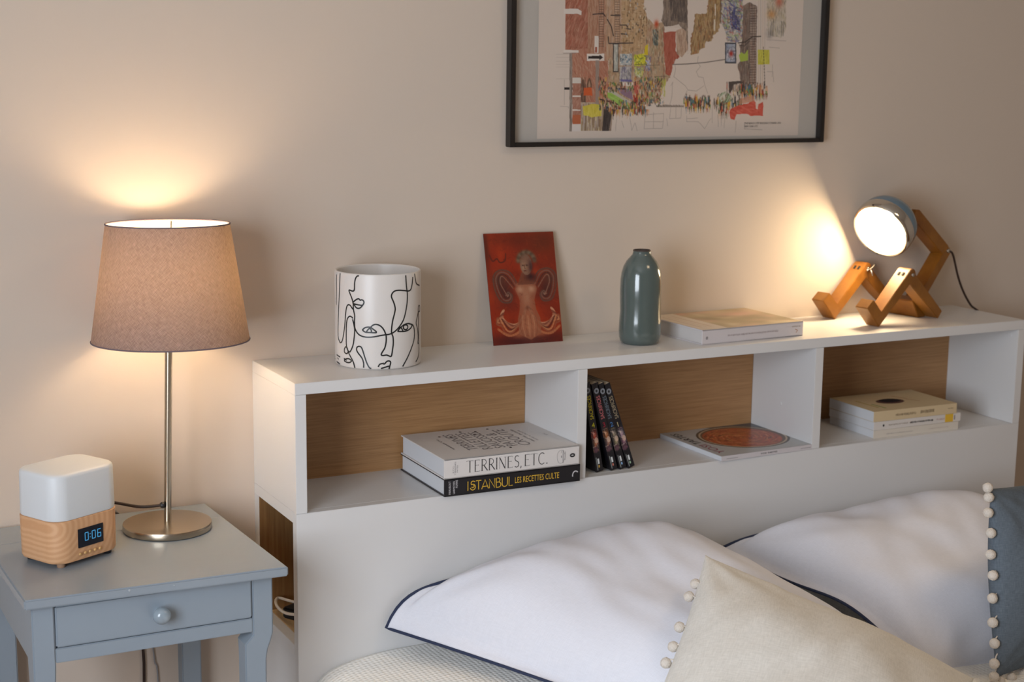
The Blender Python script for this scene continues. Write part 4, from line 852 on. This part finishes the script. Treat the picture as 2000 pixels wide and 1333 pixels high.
Rc(1120, 150, 1136, 242, 'a87a68'); Hx([(1120, 163), (1136, 163), (1136, 242), (1120, 242)], ['8e5a48', 'b8907c', '9c6450'], 200, .008, V_+.4, .0012, .6, .8); Rc(1120, 152, 1136, 163, 'd0c8be'); Rc(1120, 187, 1136, 190, 'd8ccc2'); Rc(1120, 214, 1136, 217, 'd8ccc2'); Rc(1120, 225, 1136, 243, 'b4603c', .85); Rc(1119, 243, 1136, 257, 'd6ccc6')
for y_ in (106, 112, 120, 126, 131, 154): Ln([(1088, y_), (1113, y_)], .0006, 'a89c92', .7)
Ln([(1104, 156), (1104, 205)], .0010, '9c9088', .7); Ln([(1096, 208), (1112, 209), (1112, 212)], .0008, '9c9088', .8)
N_ = [(1136, 200), (1200, 200), (1196, 256), (1136, 256)]
P(N_, 'b8a48c'); Hx(N_, ['7a624c', 'd4c498', '8a7058', 'a89a94', 'c0b0a0'], 420, .03, V_, .0022, .8, .05)
P([(1182, 206), (1199, 212), (1191, 256), (1178, 256)], '443c3a'); Hx([(1182, 206), (1199, 212), (1191, 256), (1178, 256)], ['2c2828', '5c524c', '3a3434'], 90, .02, V_, .0014, .7, .1)
Rc(1165, 118, 1172, 205, '94867c', .9); Hx([(1136, 150), (1146, 150), (1146, 200), (1136, 200)], ['5a463a', '7c6454', '4c3c34'], 120, .012, V_, .0014, .7, .2); P([(1148, 165), (1150, 156), (1153, 152), (1156, 156), (1158, 165), (1158, 172), (1148, 172)], '6c5040'); P([(1151, 165), (1153, 157), (1155, 165), (1155, 170), (1151, 170)], 'a88870')
P(ragged([(1142, 172), (1158, 171), (1159, 187), (1142, 187)], .6), 'c45a30')
Y_ = ragged([(1140, 208), (1158, 203), (1176, 205), (1177, 227), (1158, 229), (1141, 225)], .8)
P(Y_, 'c8b848'); Hx(Y_, ['b8a838', 'd8cc6c'], 90, .010, V_, .0018, .5, .3)
# signs in the middle
Rc(1199, 85, 1210, 141, '4a4442'); Rc(1201, 87, 1208.5, 139, 'b8b4a8'); Hx([(1201, 87), (1208, 87), (1208, 139), (1201, 139)], ['8c8c84', 'd0ccc0', '7c8c8c'], 50, .008, V_, .0014, .6, .5)
Rc(1212, 105, 1236, 128, 'c4c0b8'); Hx([(1212, 105), (1236, 105), (1236, 128), (1212, 128)], ['5c7c90', 'd8d4cc', '8c8c90', '3c4c58'], 90, .006, .8, .0016, .7, 3); Rc(1212, 130, 1235, 160, 'b0aaa6'); Hx([(1212, 130), (1235, 130), (1235, 160), (1212, 160)], ['6c6c74', 'd0ccc6', '5c5484', '8c8884'], 110, .007, V_, .0014, .7, 1); Ln([(1216, 157), (1235, 158)], .004, '5c5490', .8); Rc(1218, 161, 1238, 168, 'd8cec2')
L_ = ragged([(1240, 107), (1262, 104), (1266, 128), (1242, 130)], 1.4, 3); P(L_, 'd0c83c'); Hx(L_, ['b0a828', 'e0dc70', '6c8c3c', '5c5c3c'], 70, .006, .8, .0016, .7, 3)
L2_ = ragged([(1241, 132), (1262, 131), (1256, 152), (1243, 148)], 2, 3); P(L2_, 'c4bc60', .8); Hx(L2_, ['d8d8c8', '6c7494', '8c9c4c'], 70, .006, .8, .0016, .8, 3)
P([(1262, 90), (1268, 86), (1267, 108), (1260, 106)], 'ccb42c'); c.soft(*q((1284, 47)), .0055, .008, 'bc4a2c', 1); Hx([(1276, 58), (1288, 56), (1287, 90), (1277, 88)], ['4c5c58', '8c9c94', '3c4444'], 60, .007, 1.2, .0018, .8, 1)
Hx([(1262, 108), (1274, 110), (1272, 140), (1262, 138)], ['4c4c80', '8c94b0', 'd0ccd4'], 50, .006, 1, .0018, .8, 2)
GA = ragged([(1188, 180), (1200, 183), (1220, 193), (1240, 206), (1241, 218), (1224, 217), (1210, 208), (1200, 198), (1189, 192)], .8); P(GA, '98b858'); Hx(GA, ['7ca03c', 'b4cc80', '8cac48'], 150, .009, .5, .0018, .6, .6); P([(1186, 177), (1204, 180), (1240, 203), (1240, 208), (1200, 184)], 'b8b0a0')
P([(1206, 176), (1222, 171), (1236, 180), (1238, 196), (1222, 188)], '846a80', .9); Ln([(1206, 173), (1224, 174)], .0028, '3c3034'); Ln([(1172, 194), (1190, 198), (1208, 204)], .0026, '3c2c28')
P(ragged([(1240, 160), (1252, 158), (1250, 185), (1240, 186)], 1), 'b8584a', .9); P(ragged([(1238, 186), (1249, 185), (1248, 208), (1240, 208)], 1), 'a43428', .9)
for (x_, y_) in ((1252, 126), (1276, 128), (1290, 150), (1281, 176)): Ln([(x_-10, y_), (x_+14, y_-1)], .0009, '4c443c', .8)
Hx([(1292, 152), (1303, 150), (1301, 190), (1293, 185)], ['c4c458', 'a8a848'], 36, .012, V_, .0018, .7, .2)
# people and stalls: short dense strokes with pointed lower ends
cols = ['3a3430', 'a85038', 'c8a038', '6a8c50', '4c6c80', '7c5c40', 'b87c50', '8a3c34', '506040', 'c4b8a8', '2c2c30', 'd0a888']
def crowd(x0, x1, ya, yb, n, lo=3, hi=8, w0=.0012, w1=.0026):
    for k in range(n):
        x_ = rg_.uniform(x0, x1); y_ = rg_.uniform(ya, yb); d_ = rg_.uniform(-1.2, 1.2); Ln([(x_, y_), (x_+d_, y_+rg_.uniform(lo, hi))], rg_.uniform(w0, w1), rg_.choice(cols), .85)
crowd(1172, 1262, 196, 212, 190); crowd(1190, 1262, 206, 220, 150); crowd(1170, 1186, 150, 200, 70); crowd(1176, 1240, 160, 178, 110, 2, 5); crowd(1240, 1296, 150, 196, 190, 3, 7); crowd(1262, 1300, 190, 206, 40, 1, 4)
for k in range(24):
    x_ = 1198+k*3.0; yy = 224+rg_.random()*16-(k*.35); P([(x_, 214), (x_+3.4, 214), (x_+1.8, yy)], rg_.choice(cols), .9)
for k in range(26): Ln([(1284+k*2.1, 206+rg_.uniform(-1, 1)), (1285+k*2.1, 209)], .0016, '4c4038', .8)
def people(x0, x1, y0, y1, n):
    for k in range(n):
        x_ = x0+(x1-x0)*(k+.5*rg_.random())/n; hgt_ = rg_.uniform(.55, 1)*(y1-y0); t_ = y1-hgt_-rg_.uniform(0, 3); w_ = rg_.uniform(1.6, 3.0)
        P([(x_, t_+3), (x_+w_, t_+3), (x_+w_*1.1, t_+hgt_*.6), (x_-.4, t_+hgt_*.6)], rg_.choice(cols), .95); P([(x_, t_+hgt_*.55), (x_+w_, t_+hgt_*.55), (x_+w_*.6, t_+hgt_+3)], rg_.choice(cols), .95); c.soft(*q((x_+w_/2, t_+1.5)), .0014, .0020, rg_.choice(['3a2c28', 'b08468', '5c4030']), 1)
people(1336, 1390, 184, 212, 24); people(1340, 1388, 192, 222, 16); people(1396, 1450, 184, 218, 22); people(1404, 1426, 196, 232, 7); people(1442, 1500, 165, 196, 26); people(1420, 1500, 160, 186, 20)
Hx([(1404, 184), (1422, 178), (1436, 196), (1412, 204)], ['5c7c54', 'c8ccb8', '3c4c3c', '8ca07c'], 80, .010, 2.2, .002, .8, .3)
S_ = ragged([(1430, 212), (1446, 206), (1462, 202), (1474, 196), (1482, 205), (1493, 199), (1492, 226), (1468, 227), (1460, 222), (1440, 224), (1437, 234), (1428, 232), (1426, 218)], .8)
P(S_, 'c85848'); Hx(S_, ['b03c30', 'd87868', 'c04c3c'], 200, .009, .3, .002, .5, .6); P([(1478, 198), (1484, 196), (1482, 214), (1478, 212)], 'd8ccc0', .9)
P([(1448, 193), (1475, 186), (1476, 198), (1446, 204)], 'c08468', .7)
P([(1425, 160), (1434, 159), (1450, 158), (1453, 162), (1436, 165), (1432, 176), (1426, 184)], '4a403c', .95); Hx([(1432, 165), (1450, 162), (1448, 178), (1432, 180)], ['6c6058', '8c7c70'], 60, .006, V_, .0012, .7, .3)
# loose pencil outlines
for pts in ([(1318, 118), (1322, 135), (1318, 150), (1340, 168), (1346, 176), (1362, 178), (1376, 168)], [(1338, 190), (1344, 178)], [(1312, 168), (1316, 160), (1314, 190), (1310, 205)], [(1366, 110), (1364, 122), (1370, 130), (1362, 140), (1366, 150), (1376, 152), (1377, 160), (1384, 182)], [(1262, 224), (1260, 252), (1296, 251), (1298, 222), (1262, 224)], [(1278, 220), (1278, 251)], [(1262, 238), (1297, 238)], [(1312, 210), (1310, 232), (1332, 231), (1333, 208)], [(1322, 210), (1322, 230)], [(1343, 226), (1343, 238), (1366, 238), (1378, 252), (1390, 232)], [(1344, 232), (1364, 231)], [(1232, 230), (1236, 255), (1242, 240), (1246, 256)], [(1500, 140), (1512, 140), (1513, 160)], [(1500, 78), (1537, 80)], [(1504, 92), (1524, 94)], [(1440, 236), (1438, 258)], [(1418, 226), (1416, 250)], [(1404, 224), (1405, 248)], [(1393, 200), (1393, 240)], [(1410, 226), (1411, 246)], [(1511, 126), (1510, 150)], [(1456, 240), (1456, 252), (1490, 254)], [(1206, 232), (1204, 256)], [(1216, 236), (1220, 250)], [(1304, 232), (1306, 246)]): Ln(ragged(pts+pts[::-1], .5, 6), .0007, '9a8e86', .7)
c.mesh('print', m_print, fr, (px0-ox, -.0064, pzm-oz), (1, 0, 0), (0, 0, -1))
# upper part of the sheet, above the photograph's edge: same streets, coarser
c = Canvas(pw, pz1-pzm, 260, 84, PAP)
for (x0, x1, t0, cl) in ((.045, .095, 0, 'a8705c'), (.095, .165, .01, 'b08870'), (.165, .20, .05, 'b69672'), (.245, .305, .02, '7a685c'), (.365, .395, .05, 'a28660'), (.395, .445, 0, 'b4a89c'), (.455, .475, .04, '86766a'), (.505, .55, .02, 'bfb2a0')):
    pl_ = [(x0, t0), (x1, t0), (x1, .21), (x0, .21)]; c.poly(pl_, cl); c.hatch(pl_, ['8e5a44', 'c4a48c', '6e5e54', 'a89888'], 120, .02, V_, .003, .5, .2)
c.mesh('print_upper', m_print, fr, (px0-ox, -.0064, pz1-oz), (1, 0, 0), (0, 0, -1))
def ft(s, p, w, h_, m_): x, z = wp(*p); text('print_caption', s, m_, fr, (x-ox, -.0064, z-oz), ex, ez, w=w, h=h_)
ft('THE BENCH STEP BUILDING CORNER 1974', (1456, 243), .092, .0040, m_dk); ft('NEW YORK CITY', (1456, 249), .034, .0038, m_dk)
m_pane = bpy.data.materials.new('picture_glass'); m_pane.use_nodes = True; nt = m_pane.node_tree; nt.nodes.remove(nt.nodes['Principled BSDF'])
tr = nt.nodes.new('ShaderNodeBsdfTransparent'); gl = nt.nodes.new('ShaderNodeBsdfGlossy'); gl.inputs['Roughness'].default_value = .03
ms_ = nt.nodes.new('ShaderNodeMixShader')
ms_.inputs[0].default_value = .035; nt.links.new(tr.outputs[0], ms_.inputs[1]); nt.links.new(gl.outputs[0], ms_.inputs[2]); nt.links.new(ms_.outputs[0], nt.nodes['Material Output'].inputs[0])
fb((fx0+.009, -.0125, fz0+.007), (fx1-.009, -.0108, fz1-.007), m_pane, 'glass', 0)

# ------------------------------------------------------------------ bed
ZB = .600
bd = thing('bed', 'low bed frame and mattress below the headboard, covered by bedding', 'bed', (.83, -1.2, 0))
def bb(a, b, m, nm, bev): return box(nm, (a[0]-.83, a[1]+1.2, a[2]), (b[0]-.83, b[1]+1.2, b[2]), m, bd, bev, 4)
bb((.04, -2.25, .08), (1.62, -D-.005, .30), m_white, 'bed_base', .004)
bb((.06, -2.24, .30), (1.60, -D-.006, .575), m_cot, 'mattress', .03)
for x_ in (.08, 1.54):
    for y_ in (-2.2, -.34): bb((x_, y_, 0), (x_+.05, y_+.05, .08), m_black, 'leg', .002)
def waffle(nm):
    m = bpy.data.materials.new(nm); m.use_nodes = True; nt = m.node_tree; b = nt.nodes['Principled BSDF']
    b.inputs['Base Color'].default_value = (*lin('f4f2ec'), 1); b.inputs['Roughness'].default_value = .95
    tc = nt.nodes.new('ShaderNodeTexCoord'); h_ = []
    for d_ in ('X', 'Y'):
        w = nt.nodes.new('ShaderNodeTexWave'); w.bands_direction = d_; w.inputs['Scale'].default_value = 38; w.inputs['Distortion'].default_value = .4
        nt.links.new(tc.outputs['Object'], w.inputs['Vector']); h_.append(w)
    mu = nt.nodes.new('ShaderNodeMath'); mu.operation = 'MULTIPLY'; nt.links.new(h_[0].outputs[1], mu.inputs[0]); nt.links.new(h_[1].outputs[1], mu.inputs[1])
    bp = nt.nodes.new('ShaderNodeBump'); bp.inputs['Strength'].default_value = .4; bp.inputs['Distance'].default_value = .003
    nt.links.new(mu.outputs[0], bp.inputs['Height']); nt.links.new(bp.outputs[0], b.inputs['Normal'])
    return m
m_waf = waffle('waffle_cotton')
prof = [(.012, .24), (.012, .40), (.015, .50), (.026, .550), (.040, .577), (.062, .592), (.10, .6005), (.16, .6055), (.24, .6095), (.4, .611), (.83, .612), (1.26, .611), (1.5, .606), (1.6, .596), (1.63, .575), (1.645, .50), (1.648, .24)]
ys = [-.2305, -.2325, -.237, -.25, -.30, -.36]+[-.4-.1*i for i in range(19)]+[-2.262, -2.27, -2.272]
vs = []; fs = []; PF = catmull([(a, b, 0) for a, b in prof], 4); k = len(PF)
for j, y in enumerate(ys):
    for i, p in enumerate(PF):
        z = p.y+(.004*noise.noise(Vector((p.x*7, y*7, 0))) if 0 < j < len(ys)-3 else 0)
        if j == 0: z -= .006
        if j >= len(ys)-2: z -= .02 if j == len(ys)-2 else .30
        vs.append((p.x-.83, y+1.2, z))
for j in range(len(ys)-1):
    for i in range(k-1): fs.append((j*k+i, j*k+i+1, (j+1)*k+i+1, (j+1)*k+i))
bl = pyd('blanket', vs, fs, m_waf, None, True); bl.location = (.83, -1.2, 0)
md = bl.modifiers.new('thickness', 'SOLIDIFY'); md.thickness = .004; md.offset = -1
tag(bl, 'cream waffle-weave blanket covering the mattress under the pillows', 'blanket')

def pillow(name, label, cat, cor, hgt, m, group=None, N=72, flange=.0, under=.35, sag=None, pw=2.2, wr=.004, seed=0, bow=0.02, lift=Vector((0, 0, 1)), fold=None):
    """cor: four corners in order (-1,-1),(1,-1),(1,1),(-1,1); puffed on both sides of the seam"""
    A, B, C_, D_ = [Vector(p) for p in cor]
    ctr = (A+B+C_+D_)/4
    n0 = (B-A+C_-D_).cross(D_-A+C_-B).normalized()
    if n0.z < 0: n0 = -n0
    n0 = (n0+lift).normalized() if lift is not None else n0
    t = thing(name, label, cat, ctr, group)
    vs = []; uvs = []; 
    def edge(u, v):
        uu = u*(1-bow*(1-v*v)) ; vv = v*(1-bow*(1-u*u))
        a = (1+uu)/2; b = (1+vv)/2
        p = A*(1-a)*(1-b)+B*a*(1-b)+C_*a*b+D_*(1-a)*b
        if sag: p = p+sag(u, v)
        return p
    def pt(u, v, side):
        p = edge(u, v)
        ue = min(1, abs(u)/(1-flange)); ve = min(1, abs(v)/(1-flange))
        h = ((1-ue**pw)*(1-ve**pw))**.55
        hh = hgt*h if side > 0 else -hgt*under*h
        q = p+n0*hh
        if side > 0 and h > 0:
            e = min(1, h*3)
            w = noise.noise(Vector((u*1.6+seed, v*1.6, seed)))*wr*3.2*h
            d_ = math.hypot(abs(u)-1, abs(v)-1)
            # creases running out of the corners
            ang = math.atan2(1-abs(v), 1-abs(u)); w += .9*wr*math.sin(ang*11+3*noise.noise(Vector((u*2, v*2, seed+4))))*math.exp(-d_*2.3)*min(1, d_*3)*e
            w += wr*.8*noise.noise(Vector((u*6+v*2+seed, v*3, 2)))*e
            q = q+n0*w
            if fold: q = q+fold(u, v, h, n0)
        elif side > 0 and flange: q = q+n0*(.0025*math.sin(26*(u+v)+seed)*(max(abs(u), abs(v))-(1-flange))/flange+.0012)
        return q
    fs = []
    for side in (1, -1):
        for j in range(N+1):
            for i in range(N+1):
                # denser sampling towards the rim
                u = -1+2*i/N; v = -1+2*j/N; u = math.sin(u*math.pi/2)*.45+u*.55; v = math.sin(v*math.pi/2)*.45+v*.55
                rim = i in (0, N) or j in (0, N)
                vs.append((edge(u, v)+n0*(.0006*side if rim else 0) if rim else pt(u, v, side))-ctr); uvs.append((i/N*1.0, j/N*1.0))
    K = (N+1)**2
    for s in (0, 1):
        for j in range(N):
            for i in range(N):
                f = (s*K+j*(N+1)+i, s*K+j*(N+1)+i+1, s*K+(j+1)*(N+1)+i+1, s*K+(j+1)*(N+1)+i)
                fs.append(f if s == 0 else f[::-1])
    ring = [(i, 0) for i in range(N)]+[(N, j) for j in range(N)]+[(i, N) for i in range(N, 0, -1)]+[(0, j) for j in range(N, 0, -1)]
    ix = [j*(N+1)+i for i, j in ring]
    for a, b in zip(ix, ix[1:]+ix[:1]): fs.append((a, K+a, K+b, b))
    o = pyd('cover', vs, fs, m, t, True)
    uv = o.data.uv_layers.new(name='UVMap')
    for p in o.data.polygons:
        for li in p.loop_indices: uv.data[li].uv = uvs[o.data.loops[li].vertex_index]
    seam = [Vector(vs[i]) for i in ix]
    return t, seam, n0
# left pillow
def sagA(u, v):
    s = Vector((0, 0, 0))
    if v > .2: s += Vector((0, 0, -.010*(v-.2)))
    s += Vector((0, 0, -.036*max(0, (v+.15)/1.15)*max(0, u)**1.5))
    s += Vector((0, 0, .062*(1-math.exp(-(1+u)/.10))*((1-u)/2)**1.0*max(0, (.3-v)/1.3)**1.5))
    return s
def sagB(u, v):
    return Vector((0, 0, .026*math.exp(-((v-.25)/.45)**2)*max(0, -u)**2+.012*(1-v*v)*max(0, -u)**2+.022*(1-math.exp(-(1+u)/.2))*((1-u)/2)**1.0*max(0, (.3-v)/1.3)**1.5))
PA, seamA, _ = pillow('pillow', 'big white pillow with navy stitched edge, left one, nearest the side table', 'pillow',
    [(.1600, -.2400, .657), (.7300, -.2520, .776), (.968, -.772, .606), (.450, -.790, .622)], .120, m_cot, 'white pillows with navy edging', flange=.065, under=.25, sag=sagA, wr=.0068, pw=3.6, seed=3, bow=.02, lift=Vector((0, -.25, 1.2)))
tube('navy_edging', [p for i, p in enumerate(seamA) if i % 2 == 0], .0030, m_navy, PA, 1, 6, True)
PB, seamB, _ = pillow('pillow', 'big white pillow with navy stitched edge, right one, behind the blue cushion', 'pillow',
    [(.8650, -.2480, .708), (1.520, -.2480, .742), (1.600, -.820, .610), (.9630, -.7500, .607)], .108, m_cot, 'white pillows with navy edging', flange=.065, under=.2, sag=sagB, wr=.0072, pw=3.4, seed=11, bow=.015, lift=Vector((0, -.3, 1.2)))
tube('navy_edging', [p for i, p in enumerate(seamB) if i % 2 == 0], .0030, m_navy, PB, 1, 6, True)
def poms(t, seam, out, N, steps, r, idx0=0, names='pompom'):
    pm = None; L = len(seam)
    for k in steps:
        p = seam[int(k) % L]; d_ = (p-Vector((0, 0, 0))).normalized()
        if pm is None:
            bm = bmesh.new(); bmesh.ops.create_icosphere(bm, subdivisions=3, radius=r)
            for v in bm.verts: v.co *= 1+.10*noise.noise(v.co*380)
            pm = bpy.data.meshes.new(names); bm.to_mesh(pm); bm.free(); pm.materials.append(m_pom); pm.polygons.foreach_set('use_smooth', [True]*len(pm.polygons))
        rr = random.Random(int(k)*7+3); off = d_*(r*1.15)+Vector((rr.uniform(-.002, .002), rr.uniform(-.002, .002), -.003+rr.uniform(-.003, .002)))
        o = bpy.data.objects.new(names, pm); COL.objects.link(o); o.parent = t; o.location = p+off; o.rotation_euler = (k, k*2, k*.7)
        tube('thread', [p-d_*.006+Vector((0, 0, .004)), p+d_*.002+Vector((0, 0, .003)), p+off], .0013, m_pom, o, 1, 5)
        o.children[0].location = -(o.location) ; o.children[0].matrix_parent_inverse = Matrix.Identity(4)
        # thread mesh is in the cushion frame: undo the pompom's own rotation
        Rm = o.rotation_euler.to_matrix().to_4x4().inverted(); o.children[0].matrix_local = Rm @ Matrix.Translation(-o.location)
PC, seamC, _ = pillow('cushion', 'cream linen cushion with pompom edge in front of the white pillows', 'cushion',
    [(.572, -.620, .846), (.880, -.930, .690), (.520, -1.28, .650), (.190, -.985, .690)], .092, m_linen, 'pompom cushions', under=.55, pw=2.0, wr=.005, seed=21, bow=.05, lift=Vector((-.2, -.6, .6)))
n4 = 72*4
poms(PC, seamC, 1, n4, [n4-14, n4-19, n4-28, n4-33, n4-37, n4-52, n4-60, n4-68], .0085)
PD, seamD, _ = pillow('cushion', 'blue linen cushion with cream pompoms standing at the right edge', 'cushion',
    [(1.049, -.770, .942), (1.400, -.660, .905), (1.420, -.740, .600), (1.031, -.830, .628)], .060, m_blue, 'pompom cushions', under=1.0, pw=2.0, wr=.003, seed=31, bow=.03, lift=None)
poms(PD, seamD, 1, n4, [0, 282, 275, 268, 261.5, 255, 248, 241, 234, 227.5, 221, 215.5, 210, 203, 197, 190, 183], .0088)

# ------------------------------------------------------------------ added body for the warm fill light, above the frame
cl = thing('added_fill_lamp', 'round white disc added on the ceiling out of view, over the warm fill light', 'ceiling lamp', (1.3, -1.7, 2.6))
lathe('added_canopy', [(0, 0), (.30, 0), (.30, -.02), (.28, -.03), (0, -.03)], m_white, cl, 48)
